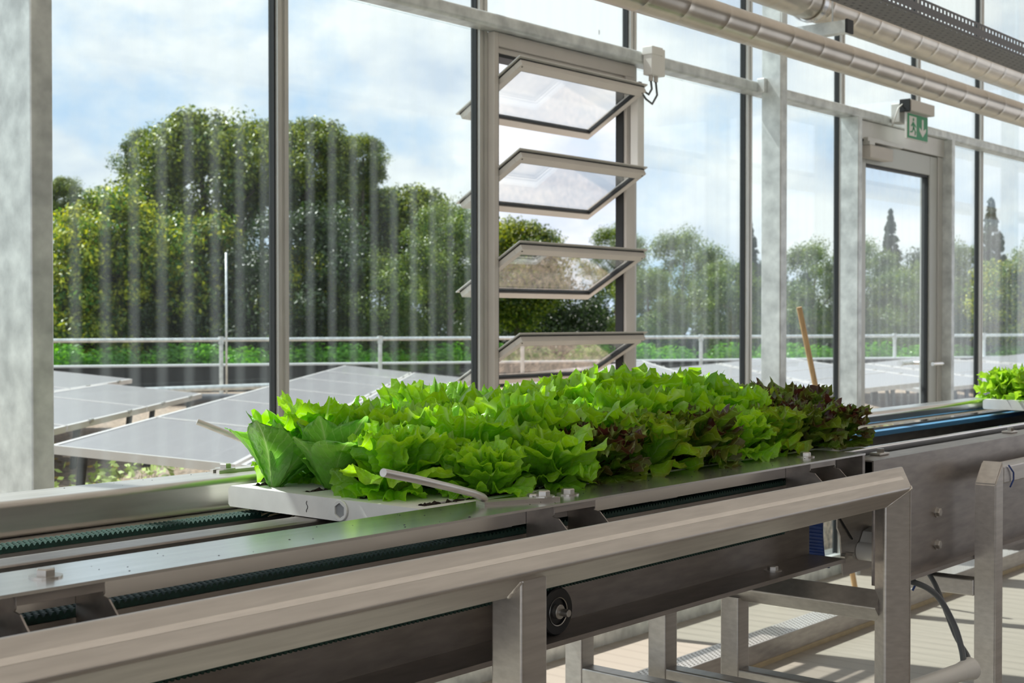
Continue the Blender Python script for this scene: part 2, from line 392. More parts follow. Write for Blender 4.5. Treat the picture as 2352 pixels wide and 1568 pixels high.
for k, zc in enumerate((2.134, 1.806, 1.478, 1.150)):
    r = empty('louvre', (0, 0, 0)); r.parent = lw
    r.location = Vector((4.14, 3.275, zc)) - lw.location; r.rotation_euler.x = TILT
    if k == 0:
        hw, hd = .385, .168
        b = MB()
        for (a0, a1, c0, c1) in ((-hw, hw, -hd, -hd+.036), (-hw, hw, hd-.036, hd), (-hw, -hw+.030, -hd+.036, hd-.036), (hw-.030, hw, -hd+.036, hd-.036)):
            b.box((a0, c0, -.011), (a1, c1, .009), .0015)
        f = b.build('slat_frame', M['alu_white'], r)
        b = MB(); b.box((-hw-.012, -hd-.010, .0095), (hw+.012, hd+.006, .0125)); 
        bmesh.ops.delete(b.bm, geom=[], context='FACES')
        b.bm.free(); b = MB()
        for (a0, a1, c0, c1) in ((-hw-.012, hw+.012, -hd-.012, -hd+.030), (-hw-.012, hw+.012, hd-.030, hd+.008), (-hw-.012, -hw+.024, -hd+.030, hd-.030), (hw-.024, hw+.012, -hd+.030, hd-.030)):
            b.box((a0, c0, .0135), (a1, c1, .0175))
        cl = b.build('cover_lip', M['alu'], r)
        b = MB()
        for (a0, a1, c0, c1) in ((-hw, hw, -hd, -hd+.012), (-hw, hw, hd-.012, hd), (-hw, -hw+.012, -hd, hd), (hw-.012, hw, -hd, hd)):
            b.box((a0, c0, .009), (a1, c1, .0135))
        for (a0, a1, c0, c1) in ((-hw+.03, hw-.03, -hd+.036, -hd+.039), (-hw+.03, hw-.03, hd-.039-.004, hd-.036), (-hw+.030, -hw+.034, -hd+.036, hd-.036), (hw-.036, hw-.030, -hd+.036, hd-.036)):
            b.box((a0, c0, -.009), (a1, c1, .007))
        b.build('seal', M['gasket'], r)
        b = MB(); b.box((-hw+.028, -hd+.034, -.002), (hw-.028, hd-.034, .004)); b.build('glass', M['louvre_glass'], r)
        b = MB()
        for sx in (-1, 1): b.cyl((sx*(hw-.012), -hd+.014, -.0112), (sx*(hw-.012), -hd+.014, -.0125), .003, 10)
        b.build('screw', M['gasket'], r)
        proto = r
    else:
        for ch in kids(proto): 
            c = ch.copy(); COL.objects.link(c); c.parent = r
# ------------------------------------------------------------------ door
dr = struct(empty('door_1', (7.09, 3.25, 0)), 'glazed exit door in a grey metal frame under the green exit sign', 'door')
b = MB()
for x in (6.47, 7.655):
    b.prism(rsq(.045, .10, .004, cx=x + .0225, cy=3.215), 'z', 0, 2.335)
under(b.build('door_post', M['galv'], smooth='auto'), dr)
b = MB(); b.box((6.515, 3.21, 2.235), (7.655, 3.30, 2.335), .003); b.box((6.515, 3.22, .1), (6.575, 3.30, 2.235), .003); b.box((7.595, 3.22, .1), (7.655, 3.30, 2.235), .003); b.box((6.515, 3.23, 0), (7.655, 3.30, .1), .003)
under(b.build('door_frame', M['alu']), dr)
leaf = MB()
leaf.box((6.58, 3.225, .12), (6.68, 3.285, 2.23), .003); leaf.box((7.49, 3.225, .12), (7.59, 3.285, 2.23), .003)
leaf.box((6.68, 3.225, 2.12), (7.49, 3.285, 2.23), .003); leaf.box((6.68, 3.225, .12), (7.49, 3.285, .30), .003)
lf = under(leaf.build('door_leaf', simple('door_frame_grey', (.52, .53, .50), .4, .3)), dr)
b = MB(); b.box((6.68, 3.25, .30), (7.49, 3.256, 2.12)); under(b.build('door_glass', M['glass']), dr)
b = MB()
for q in ((6.68, 6.692, .30, 2.12), (7.478, 7.49, .30, 2.12)): b.box((q[0], 3.235, q[2]), (q[1], 3.27, q[3]))
b.box((6.692, 3.235, 2.108), (7.478, 3.27, 2.12)); b.box((6.692, 3.235, .30), (7.478, 3.27, .312))
under(b.build('glazing_seal', M['gasket']), dr)
b = MB(); b.box((6.61, 3.165, 2.14), (6.88, 3.222, 2.205), .004); dc = under(b.build('door_closer', M['alu_white']), dr)
b = MB(); b.box((6.60, 3.175, 2.222), (7.02, 3.20, 2.245), .002); b.box((6.60, 3.165, 2.205), (6.66, 3.205, 2.225), .002); under(b.build('closer_rail', M['alu']), dr)
hz = zat(833, 7.9)
b = MB(); b.tube([(7.54, 3.225, hz), (7.54, 3.18, hz), (7.53, 3.165, hz), (7.51, 3.162, hz), (7.39, 3.162, hz)], .011, 12)
under(b.build('inner_handle', M['steel_shiny'], smooth='auto'), dr)
b = MB(); b.tube([(7.54, 3.285, hz), (7.54, 3.34, hz), (7.52, 3.352, hz), (7.40, 3.352, hz)], .011, 12); b.cyl((7.40, 3.352, hz), (7.38, 3.352, hz), .018, 12)
under(b.build('outer_handle', M['steel_shiny'], smooth='auto'), dr)
b = MB(); b.box((7.702, 3.19, hz-.09), (7.716, 3.222, hz+.12), .002); under(b.build('lock_case', M['gasket']), dr)

# ------------------------------------------------------------------ exit sign
sg = tag(empty('exit_sign', (7.04, 3.10, 2.28)), 'green emergency exit sign with running figure and down arrow above the door', 'sign')
def at_sg(b, n, m, **k): return under(b.build(n, m, **k), sg)
b = MB(); b.box((6.90, 3.075, 2.405), (7.20, 3.14, 2.465), .003); at_sg(b, 'lamp_housing', M['alu_white'])
b = MB(); b.box((6.888, 3.078, 2.400), (6.899, 3.137, 2.468), .003); at_sg(b, 'end_cap', M['gasket'])
b = MB(); b.box((6.90, 3.141, 2.35), (7.0, 3.19, 2.45), .003); at_sg(b, 'wall_bracket', M['alu'])
SY = 3.100; sx0, sx1, sz0, sz1 = 6.90, 7.165, 2.262, 2.400
b = MB(); b.box((sx0, SY, sz0), (sx1, SY + .012, sz1), .001); pl = at_sg(b, 'sign_plate', M['whiteg'])
b = MB(); b.box((sx0 + .005, SY - .0012, sz0 + .004), (sx1 - .002, SY - .0004, sz1 - .004)); at_sg(b, 'green_face', M['green_sign'])
b = MB()
def sp(poly, y=SY - .0022):
    P = [(sx0 + u * (sx1 - sx0), sz0 + v * (sz1 - sz0)) for u, v in poly]
    b.prism(P, 'y', y, y + .0008)
# doorway with the green figure cut as separate shape above it, arrow on the right
sp([(.10, .12), (.44, .12), (.44, .88), (.10, .88)])
sp([(.70, .84), (.78, .84), (.78, .42), (.90, .52), (.90, .40), (.74, .16), (.58, .40), (.58, .52), (.70, .42)])
at_sg(b, 'white_pictogram', M['whiteg'])
b = MB()
def sp2(poly): 
    P = [(sx0 + u * (sx1 - sx0), sz0 + v * (sz1 - sz0)) for u, v in poly]; b.prism(P, 'y', SY - .0032, SY - .0026)
sp2([(.29 + .035*cos(a), .76 + .07*sin(a)) for a in [2*pi*k/12 for k in range(12)]])
sp2([(.24, .68), (.32, .66), (.34, .42), (.27, .40)])
sp2([(.34, .62), (.42, .50), (.40, .46), (.31, .57)]); sp2([(.25, .64), (.17, .52), (.20, .48), (.28, .58)])
sp2([(.27, .44), (.33, .44), (.42, .30), (.38, .16), (.35, .17), (.36, .30)]); sp2([(.27, .44), (.32, .42), (.24, .26), (.13, .24), (.13, .29), (.22, .31)])
at_sg(b, 'running_figure', M['green_sign'])
b = MB(); b.tube([(6.887, 3.12, 2.44), (6.862, 3.13, 2.42), (6.858, 3.15, 2.36), (6.875, 3.17, 2.33), (6.90, 3.18, 2.34)], .004, 8); at_sg(b, 'cable', M['whiteg'], smooth=True)

# ------------------------------------------------------------------ sensor box on the rail
sb = tag(empty('sensor_box', (4.66, 3.15, 2.35)), 'white sensor box with black cables clipped on the galvanised rail', 'box')
b = MB(); b.box((4.615, 3.145, 2.325), (4.71, 3.190, 2.435), .004); sbb = under(b.build('housing', M['whiteg']), sb)
b = MB(); b.box((4.612, 3.142, 2.405), (4.69, 3.193, 2.439), .003); under(b.build('cover', M['whiteg']), sb)
b = MB()
for x in (4.64, 4.675): b.cyl((x, 3.168, 2.325), (x, 3.168, 2.302), .009, 10)
under(b.build('cable_gland', M['alu_white']), sb)
b = MB()
b.tube([(4.64, 3.168, 2.302), (4.642, 3.165, 2.27), (4.62, 3.165, 2.245), (4.59, 3.168, 2.255), (4.575, 3.18, 2.275), (4.572, 3.2, 2.285)], .0045, 8)
b.tube([(4.675, 3.168, 2.302), (4.68, 3.165, 2.25), (4.645, 3.165, 2.21), (4.605, 3.168, 2.225), (4.58, 3.18, 2.26), (4.575, 3.2, 2.28)], .0045, 8)
under(b.build('cable', M['cable'], smooth=True), sb); sb.location.z -= .035; sb.location.x -= .02

# ------------------------------------------------------------------ pipes, hanger and cable tray
def pipe(y, z, r, lab):
    p = tag(empty('insulated_pipe', (6, y, z)), lab, 'pipe', 'foil-wrapped pipes under the roof')
    b = MB(); n = 40; rings = []; rr = random.Random(int(y*100)); x = -4.0
    def ring(xx, q): rings.append([(xx + .022*sin(a), y + q*cos(a), z + q*sin(a)) for a in [2*pi*k/n for k in range(n)]])
    while x < 16:
        g = .20 + rr.uniform(-.03, .03)
        for f in (.12, .35, .6, .85): ring(x + g*f, r * (1 + rr.uniform(-.005, .003)))
        x += g
        ring(x - .003, r*.998); ring(x - .0015, r*1.005); ring(x + .0015, r*1.005); ring(x + .003, r*.998)
    b.loft(rings); under(b.build('foil_jacket', M['pipe'], smooth=True), p)
    return p
pipe(2.19, 2.200, .0495, 'silver foil-wrapped pipe, the lower one passing in front of the hanger channel')
pipe(2.60, 2.548, .0700, 'silver foil-wrapped pipe, the upper one resting on the hanger channel')
hg = tag(empty('pipe_hanger', (4.9, 2.6, 2.42)), 'galvanised channel hanger with black end cap under the upper foil pipe', 'bracket')
b = MB(); b.prism([(4.86, 2.405), (4.908, 2.405), (4.908, 2.452), (4.901, 2.452), (4.901, 2.412), (4.867, 2.412), (4.867, 2.452), (4.86, 2.452)], 'y', 2.435, 2.80)
under(b.build('channel', M['galv']), hg)
b = MB(); b.box((4.857, 2.424, 2.402), (4.911, 2.4345, 2.455), .002); under(b.build('end_cap', M['gasket']), hg)
b = MB(); n = 28; y, z = 2.60, 2.548
b.loft([[(4.870 + dx, y + q*cos(2*pi*k/n), z + q*sin(2*pi*k/n)) for k in range(n)] for dx, q in ((0, .0745), (0, .079), (.03, .079), (.03, .0745))], caps=False)
under(b.build('pipe_clamp', M['steel_shiny'], smooth='auto'), hg)
for y_ in (2.50, 2.72):
    b = MB(); b.cyl((4.884, y_, 2.43), (4.884, y_, 4.0), .004, 8); under(b.build('threaded_rod', M['galv'], smooth='auto'), hg)

def cable_tray():
    p = tag(empty('cable_tray', (6, 1.9, 2.3)), 'grey perforated cable tray hung above the foil pipes', 'cable tray')
    x0, x1 = 2.6, 11.0; y0, y1, z0, z1 = 1.85, 1.97, 2.275, 2.33
    def sheet(P, nu, nv, holes):
        # P(u,v) world; grid with holes in chosen cells
        b = MB(); g = {}
        def V(i, j):
            if (i, j) not in g: g[(i, j)] = b.bm.verts.new(P(i, j))
            return g[(i, j)]
        for i in range(nu):
            for j in range(nv):
                if holes(i, j): continue
                b.bm.faces.new((V(i, j), V(i+1, j), V(i+1, j+1), V(i, j+1)))
        return b
    nx = 560; st = (x1 - x0) / nx
    zz = [z0, z0+.006, z0+.012, z0+.018, z0+.036, z0+.042, z0+.048, z1]
    b = sheet(lambda i, j: (x0 + i*st, y0, zz[j]), nx, 7, lambda i, j: i % 2 == 0 and j in (1, 4) or (j == 5 and i % 2 == 0))
    side = under(b.build('side_wall', simple('grey_zinc', (.20, .20, .21), .5, .3)), p); gm = side.data.materials[0]
    md = side.modifiers.new('s', 'SOLIDIFY'); md.thickness = .0012
    yy = [y0, y0+.012, y0+.020, y0+.034, y0+.042, y0+.056, y0+.064, y0+.078, y0+.086, y0+.1, y0+.108, y1]
    b = sheet(lambda i, j: (x0 + i*st, yy[j], z0), nx, 11, lambda i, j: j % 2 == 1 and (i + (j // 2)) % 3 == 0)
    bt = under(b.build('base', gm), p); md = bt.modifiers.new('s', 'SOLIDIFY'); md.thickness = .0012
    b = MB(); b.box((x0, y1, z0), (x1, y1 + .0015, z1)); b.box((x0, y0, z1), (x1, y0 + .006, z1 + .0015)); under(b.build('back_wall', gm), p)
    for x in (3.2, 6.2, 9.2):
        b = MB(); b.prism([(1.845, 2.262), (1.99, 2.262), (1.99, 4.0), (1.98, 4.0), (1.98, 2.270), (1.845, 2.270)], 'x', x, x + .02); under(b.build('hanger_arm', gm), p)
cable_tray()

# ------------------------------------------------------------------ conveyor (near unit)
cv = tag(empty('conveyor', (1.5, 1.6, 0)), 'stainless steel conveyor in the foreground carrying the long lettuce tray', 'conveyor')
def part(b, n, m, parent=None, smooth=False, kind=None):
    o = b.build(n, m, smooth=smooth); pr = parent or cv
    if pr.parent:   # part of a part: everything is in world coordinates
        o.parent = pr; o.matrix_parent_inverse = Matrix.Identity(4)
        return o
    return under(o, pr)
def sub(b, n, m, parent, smooth=False):
    o = b.build(n, m, smooth=smooth); o.parent = parent
    return o
X0 = -.6; un_list = []
def smooth_pts(P, n=8):
    P = [Vector(p) for p in P]; out = []
    for i in range(len(P) - 1):
        p0, p1, p2_, p3 = P[max(i-1, 0)], P[i], P[i+1], P[min(i+2, len(P)-1)]
        for k in range(n):
            t = k / n; out.append(.5*((2*p1) + (-p0+p2_)*t + (2*p0-5*p1+4*p2_-p3)*t*t + (-p0+3*p1-3*p2_+p3)*t**3))
    return out + [P[-1]]
# handrail: square tube turned on its corner, mitred into its end post
XE = 2.60
HY, HZ, HW = 1.182, .968, .0563
XC = 2.574
sec = rsq(HW, HW, .0055, 3, rot=pi/4)
b = MB(); b.loft([[(X0, HY + u, HZ + v) for u, v in sec], [(XC + v, HY + u, HZ + v) for u, v in sec]])
hr = part(b, 'handrail', M['steel'], smooth='auto')
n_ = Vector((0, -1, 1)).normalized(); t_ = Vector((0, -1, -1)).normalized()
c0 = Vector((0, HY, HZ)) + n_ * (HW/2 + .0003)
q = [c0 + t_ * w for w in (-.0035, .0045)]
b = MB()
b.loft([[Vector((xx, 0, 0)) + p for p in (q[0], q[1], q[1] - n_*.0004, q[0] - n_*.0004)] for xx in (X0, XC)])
sub(b, 'painted_highlight', M['weld_highlight'], hr); un_list.append(hr)  # pale strip painting a reflected light stripe on the tube face
b = MB(); b.loft([[(XC + u, HY + v, HZ + u) for u, v in sec], [(XC + u, HY + v, 0) for u, v in sec]])
part(b, 'end_post', M['steel'], smooth='auto')
b = MB(); b.tube([(XC + d, HY - (.0395 - abs(d)), HZ + d) for d in (-.036, -.027, -.018, -.009, 0, .004)], .002, 8); part(b, 'weld_bead', M['weld_highlight'], smooth=True)
PX = 1.387
b = MB(); b.prism(rsq(.0545, .0545, .0045, 3, cx=PX + .027, cy=HY), 'z', 0, HZ + .006)
part(b, 'front_post', M['steel'], smooth='auto')
rr = random.Random(3)
b = MB(); b.tube([(PX - .001, HY - .027 + .0024*k, HZ - .011 - .0025*k + rr.uniform(-.0012, .0012)) for k in range(11)], .0036, 8); part(b, 'weld_bead', M['weld_highlight'], smooth=True)
b = MB(); b.tube([(PX + .0545*k/8, HY - .029, HZ - .008 + rr.uniform(-.001, .001)) for k in range(9)], .0022, 8); part(b, 'weld_bead', M['steel'], smooth=True)
b = MB(); b.prism(rsq(.0545, .0545, .0045, 3, cx=.2, cy=HY), 'z', 0, HZ + .006); part(b, 'front_post', M['steel'], smooth='auto')
# guide plate along the front with a web below and an end plate
PZ = 1.0276
b = MB(); b.prism([(1.260, PZ - .0035), (1.319, PZ - .0035), (1.319, .993), (1.322, .993), (1.322, PZ - .0035), (1.3735, PZ - .0035), (1.3735, PZ), (1.260, PZ)], 'x', X0, 2.613)
gp = part(b, 'guide_plate', M['steel_shiny'])
b = MB(); b.box((2.602, 1.261, .965), (2.613, 1.3185, PZ - .0038)); part(b, 'end_plate', M['steel_dark'])
for bx in (.790, -.03, 1.607, 1.691, 2.461):
    hb = hexbolt('bolt', bx, 1.315, PZ, None); hb.parent = gp
un_list.append(gp)
b = MB(); rr = random.Random(21)
for k in range(150):
    x = rr.uniform(.2, 2.55); s_ = rr.uniform(.0006, .0019) * (1.6 if rr.random() < .1 else 1)
    y, z = (rr.uniform(1.265, 1.37), PZ) if rr.random() < .65 else (rr.uniform(1.86, 1.93), 1.038)
    c = Vector((x, y, z)); v = [b.bm.verts.new(c + Vector((cos(a)*s_*rr.uniform(.5, 1.4), sin(a)*s_*rr.uniform(.5, 1.4), 0))) for a in (0, 1.2, 2.4, 3.6, 4.9)]; t_v = b.bm.verts.new(c + Vector((0, 0, s_*.5)))
    for i in range(5): b.bm.faces.new((v[i], v[(i+1) % 5], t_v))
o = part(b, 'soil_speck', M['soil']); o['kind'] = 'stuff'
def bracket(x):
    prof = [(1.3185, PZ - .0042), (1.2676, PZ - .0042), (1.266, 1.011), (1.269, 1.0076), (1.2567, 1.0058), (1.2367, .9867), (1.226, .9686), (1.226, .919), (1.308, .900), (1.3185, .973)]
    b = MB()
    for xx in (x, x + .102): b.prism(prof, 'x', xx, xx + .0023)
    b.box((x, 1.2665, PZ - .0065), (x + .1043, 1.3185, PZ - .0040)); b.box((x + .001, 1.2655, PZ - .0145), (x + .1033, 1.2678, PZ - .0040), .0006)
    bmesh.ops.remove_doubles(b.bm, verts=b.bm.verts, dist=.0008)
    part(b, 'bracket', M['steel_dark'])
for x in (.726, -.09, 1.594, 2.388): bracket(x)
def arm(pts, plate, zt):
    b = MB(); b.tube(pts, .0056, 14); o = part(b, 'guide_arm', M['steel'], smooth='auto')
    (x0, y0), (x1, y1) = plate; dx, dy = x1 - x0, y1 - y0; l = sqrt(dx*dx + dy*dy); ux, uy = dx/l, dy/l; vx, vy = -uy, ux; w = .0135
    def q(a, c): return (x0 + ux*a + vx*c, y0 + uy*a + vy*c)
    b = MB(); b.prism([q(0, -w), q(l, -w), q(l, -.0045), q(l-.030, -.0045), q(l-.030, .0045), q(l, .0045), q(l, w), q(0, w)], 'z', zt, zt + .0055)
    sub(b, 'slotted_plate', M['steel'], o)
    c = q(l - .022, 0); hb = hexbolt('bolt', c[0], c[1], zt + .0055, None); hb.parent = o
    un_list.append(o)
arm([(1.246, 1.271, 1.103), (1.317, 1.282, 1.0875), (1.407, 1.303, 1.0666), (1.480, 1.324, 1.0494), (1.5145, 1.3366, 1.0397), (1.527, 1.344, 1.035)], ((1.512, 1.339), (1.634, 1.294)), PZ)
arm([(1.50, 2.00, 1.120), (1.54, 1.975, 1.100), (1.585, 1.94, 1.075), (1.61, 1.915, 1.055), (1.625, 1.905, 1.046)], ((1.63, 1.90), (1.465, 1.905)), 1.038)
# belts with two-way teeth, one mesh each
def belt(y0, y1, z, xa, xb, up=1):
    b = MB(); t = .006
    p = .0085; n = int((xb - xa) / p); rows = 3; h = .0036 * up
    za = z - t * up
    for r_ in range(rows):
        ya = y0 + (y1 - y0) * r_ / rows; yb = y0 + (y1 - y0) * (r_ + 1) / rows; of = p/2 if r_ % 2 else 0
        P = [(xa, z)]
        for k in range(n - 1): x = xa + k*p + of; P += [(x + .0004, z), (x + .0025, z + h), (x + .005, z + h), (x + .0072, z)]
        P += [(xb, z), (xb, za), (xa, za)]
        b.loft([[(x, ya, zz) for x, zz in P], [(x, yb, zz) for x, zz in P]])
    bmesh.ops.remove_doubles(b.bm, verts=b.bm.verts, dist=.0001)
    return part(b, 'drive_belt', M['belt'])
belt(1.326, 1.356, .983, X0, 2.45, 1)
belt(1.326, 1.356, .884, X0, 2.415, -1)
belt(1.760, 1.795, .983, X0, 2.45, 1)
b = MB(); rings = []
for k in range(15):
    a = -pi/2 + pi * k / 14; rings.append([(2.45 + .048*cos(a), y, .935 + .048*sin(a)) for y in (1.326, 1.356)] + [(2.45 + .043*cos(a), y, .935 + .043*sin(a)) for y in (1.356, 1.326)])
b.loft(rings); part(b, 'belt_turn', M['belt'], smooth='auto')
b = MB(); b.cyl((2.45, 1.320, .935), (2.45, 1.360, .935), .042, 32); part(b, 'end_roller', M['belt_back'], smooth='auto')
b = MB(); b.box((X0, 1.327, .8903), (2.415, 1.355, .894)); part(b, 'belt_backing', M['belt_back'])
b = MB(); b.box((X0, 1.3235, .9705), (2.40, 1.3600, .9768)); part(b, 'slide_rail', M['steel_dark'])
b = MB(); b.box((X0, 1.756, .9705), (2.58, 1.799, .9768)); part(b, 'slide_rail', M['steel_dark'])
b = MB(); b.box((X0, 1.3245, .905), (2.39, 1.3595, .9702)); part(b, 'shade_block', M['black'])  # black block put in as the shade under the belt
b = MB(); b.prism([(1.385, .965), (1.390, .965), (1.390, .930), (1.758, .930), (1.758, .9702), (1.797, .9702), (1.797, .930), (1.805, .930), (1.805, .922), (1.385, .922)], 'x', X0, 2.58); part(b, 'shade_pan', M['black'])  # black pan standing for the unlit conveyor interior
b = MB(); b.box((X0, 1.596, .9305), (2.58, 1.650, .992), .003); part(b, 'centre_rail', M['steel_dark'])
b = MB(); b.prism(rsq(.100, .056, .012, 5, cx=1.892, cy=1.010), 'x', X0, 2.62); rg = part(b, 'rear_guide_rail', M['rail'], smooth='auto')
b = MB(); b.prism([(1.806, .94), (1.842, .94), (1.842, .80), (1.90, .80), (1.90, .9815), (1.806, .9815)], 'x', X0, 2.60); part(b, 'rear_side_beam', M['steel'])
b = MB(); b.prism([(1.3835, .806), (1.3835, .9595), (1.3605, .9595), (1.3605, .9565), (1.380, .9565), (1.380, .809), (1.2995, .809), (1.2995, .8035), (1.297, .8035), (1.297, .8095), (1.2972, .806)][:10][:0] or [(1.380, .809), (1.380, .9565), (1.3605, .9565), (1.3605, .9595), (1.3835, .9595), (1.3835, .806), (1.2995, .806), (1.2995, .801), (1.297, .801), (1.297, .809)], 'x', X0, XE)
sbm = part(b, 'side_beam', M['steel_dark'])
for x in (1.035, 2.38):
    hb = hexbolt('bolt', x, 1.342, .809, None); hb.parent = sbm
un_list.append(sbm)
def ringy(x, y, z, r, n=40): return [(x + r*cos(2*pi*k/n), y, z + r*sin(2*pi*k/n)) for k in range(n)]
WX, WZ = 1.675, .8462
b = MB()
b.loft([ringy(WX, 1.355, WZ, .032), ringy(WX, 1.355, WZ, .0370), ringy(WX, 1.323, WZ, .0370), ringy(WX, 1.321, WZ, .0352), ringy(WX, 1.3215, WZ, .022), ringy(WX, 1.324, WZ, .0215), ringy(WX, 1.324, WZ, .011)])
wh = part(b, 'return_wheel', simple('black_rubber_wheel', (.012, .013, .016), .35), smooth='auto'); un_list.append(wh)
b = MB(); b.loft([ringy(WX, 1.3208, WZ, .0225), ringy(WX, 1.3200, WZ, .0222), ringy(WX, 1.3208, WZ, .0210)], caps=False); sub(b, 'bearing_ring', M['bolt'], wh, 'auto')
b = MB(); b.loft([ringy(WX, 1.326, WZ, .0115), ringy(WX, 1.317, WZ, .0115), ringy(WX, 1.316, WZ, .0105), ringy(WX, 1.316, WZ, .006), ringy(WX, 1.301, WZ, .006), ringy(WX, 1.300, WZ, .0055)]); sub(b, 'axle', M['bolt'], wh, 'auto')
def sq(b, p0, p1, w, rot=0, r=.004):
    p0, p1 = Vector(p0), Vector(p1); d = (p1 - p0).normalized()
    up = Vector((0, 0, 1)) if abs(d.z) < .9 else Vector((1, 0, 0))
    x = d.cross(up).normalized(); y = x.cross(d).normalized(); S = rsq(w, w, r, 3, rot)
    b.loft([[p + x*u + y*v for u, v in S] for p in (p0, p1)])
b = MB(); sq(b, (XC - .004, HY + .02, .728), (XC - .004, 1.575, .728), .047, pi/4); part(b, 'upper_cross_tube', M['steel'], smooth='auto')
b = MB(); sq(b, (XC, 1.544, 0), (XC, 1.544, .705), .0454); part(b, 'rear_leg', M['steel'], smooth='auto')
b = MB(); sq(b, (XC, HY + .02, .530), (XC, 1.5212, .530), .044); part(b, 'lower_cross_tube', M['steel'], smooth='auto')
for (x, y) in ((2.32, 1.772), (2.43, 1.634)):
    b = MB(); sq(b, (x, y, 0), (x, y, .799 if y < 1.7 else .90), .0454); part(b, 'rear_leg', M['steel'], smooth='auto')
    b = MB(); sq(b, (x, y - .0228, .546), (x, 1.24, .546), .042); part(b, 'lower_cross_tube', M['steel'], smooth='auto')
b = MB(); sq(b, (X0+.2, 1.87, 0), (X0+.2, 1.87, .799), .05); part(b, 'rear_leg', M['steel'], smooth='auto')
b = MB(); b.box((2.39, 1.30, .7995), (2.60, 1.86, .8005)) ; b.bm.free()
b = MB(); b.box((2.40, 1.386, .800), (2.46, 1.838, .806), .001); part(b, 'top_cross_plate', M['steel'])

# ------------------------------------------------------------------ second conveyor
c2 = tag(empty('conveyor', (4.8, 1.6, 0)), 'deeper stainless conveyor beyond the first, with blue belts and bolted side plate', 'conveyor')
def p2(b, n, m, smooth=False): return under(b.build(n, m, smooth=smooth), c2)
XS, XF = 2.66, 8.6
b = MB(); b.prism([(1.268, .7505), (1.268, 1.005), (1.325, 1.005), (1.325, 1.008), (1.2645, 1.008), (1.2645, .7505), (1.2300, .7505), (1.2300, .757), (1.2275, .757), (1.2275, .748), (1.268, .748)], 'x', XS, XF)
spl = p2(b, 'side_plate', M['steel_dark'])
b = MB(); b.box((XS, 1.358, .955), (XF, 1.372, 1.018), .004); p2(b, 'inner_guide_strip', M['steel_shiny'])
b = MB(); b.prism([(1.326, 1.004), (1.326, .905), (1.833, .905), (1.833, .910), (1.392, .910), (1.392, .985), (1.3725, .985), (1.3725, .950), (1.3575, .950), (1.3575, 1.004)], 'x', XS + .06, XF); p2(b, 'shade_pan', M['black'])  # black fill painting the dark inside of this conveyor
b = MB(); b.prism(rsq(.085, .045, .015, 5, cx=1.885, cy=1.000), 'x', XS, XF); p2(b, 'rear_guide_rail', M['steel_shiny'], 'auto')
b = MB(); b.box((XS, 1.835, .74), (XF, 1.84, .975)); p2(b, 'rear_side_plate', M['steel_dark'])
b = MB(); b.box((XS + .03, 1.785, .958), (XF, 1.815, .972)); p2(b, 'blue_slide_strip', simple('light_blue_strip', (.10, .30, .55), .3))
for x in (3.03, 3.86, 5.0):
    b = MB(); n = 24
    b.loft([[(x + .030*cos(a), y, .972 + .030*sin(a)) for a in [2*pi*k/n for k in range(n)]] for y in (1.42, 1.452)])
    o = p2(b, 'blue_pulley', M['blue'], 'auto')
    b = MB(); b.cyl((x, 1.419, .972), (x, 1.408, .972), .008, 14); sub(b, 'axle', M['bolt'], o, 'auto'); un_list.append(o)
b = MB(); ns = 60; S = []
ctl = smooth_pts([(2.702, 0, .925), (2.685, 0, .91), (2.672, 0, .885), (2.668, 0, .85), (2.672, 0, .815), (2.680, 0, .785), (2.700, 0, .765)], 14)
for i, p in enumerate(ctl):
    o_ = .0016 if i % 3 == 0 else 0
    S.append([(p.x - o_, 1.385, p.z), (p.x - o_, 1.440, p.z), (p.x + .004, 1.440, p.z), (p.x + .004, 1.385, p.z)])
b.loft(S); p2(b, 'blue_belt', M['blue'])
b = MB(); b.prism([(2.673, .896), (2.682, .93), (2.86, .93), (2.86, .752), (2.70, .752), (2.686, .84), (2.673, .858)], 'y', 1.352, 1.3555); cpl = p2(b, 'carrier_plate', M['steel'])
for x, z in ((2.691, .903), (2.751, .901)):
    b = MB(); b.cyl((x, 1.3518, z), (x, 1.3508, z), .004, 14); sub(b, 'plate_hole', M['gasket'], cpl)
b = MB(); b.tube([(2.675, 1.350, .882), (2.738, 1.350, .827)], .0018, 6); sub(b, 'plate_crease', M['gasket'], cpl); un_list.append(cpl)
b = MB(); b.cyl((2.775, 1.351, .797), (2.775, 1.300, .797), .020, 24); rc = p2(b, 'roller_cap', M['whiteg'], 'auto')
b = MB(); b.cyl((2.775, 1.2995, .797), (2.775, 1.285, .797), .008, 16); sub(b, 'axle_bolt', M['bolt'], rc, 'auto'); un_list.append(rc)
b = MB(); b.prism([(2.772, .815), (2.790, .838), (2.83, .845), (2.83, .785), (2.785, .780)], 'y', 1.322, 1.3505); p2(b, 'roller_block', M['whiteg'])
for x, y in ((2.712, 1.334), (2.693, 1.342)):
    b = MB(); b.cyl((x, 1.3517, .796), (x, y, .796), .007, 6); p2(b, 'bolt', M['bolt'])
for z in (.867, .794):
    hb = hexbolt('bolt', 2.981, 1.2644, z, None, Vector((0, -1, 0)), .0100, .0115); hb.parent = spl
for x in (2.76, 3.525):
    b = MB(); b.box((x, 1.296, 1.0082), (x + .045, 1.323, 1.014), .002); cp_ = p2(b, 'plate_clip', M['bolt'])
    b = MB(); b.cyl((x+.027, 1.309, 1.014), (x+.027, 1.309, 1.0215), .0085, 6); sub(b, 'screw_head', M['bolt'], cp_); un_list.append(cp_)
un_list.append(spl)
PXX = 3.104; yb0, yb1 = 1.1765, 1.2265
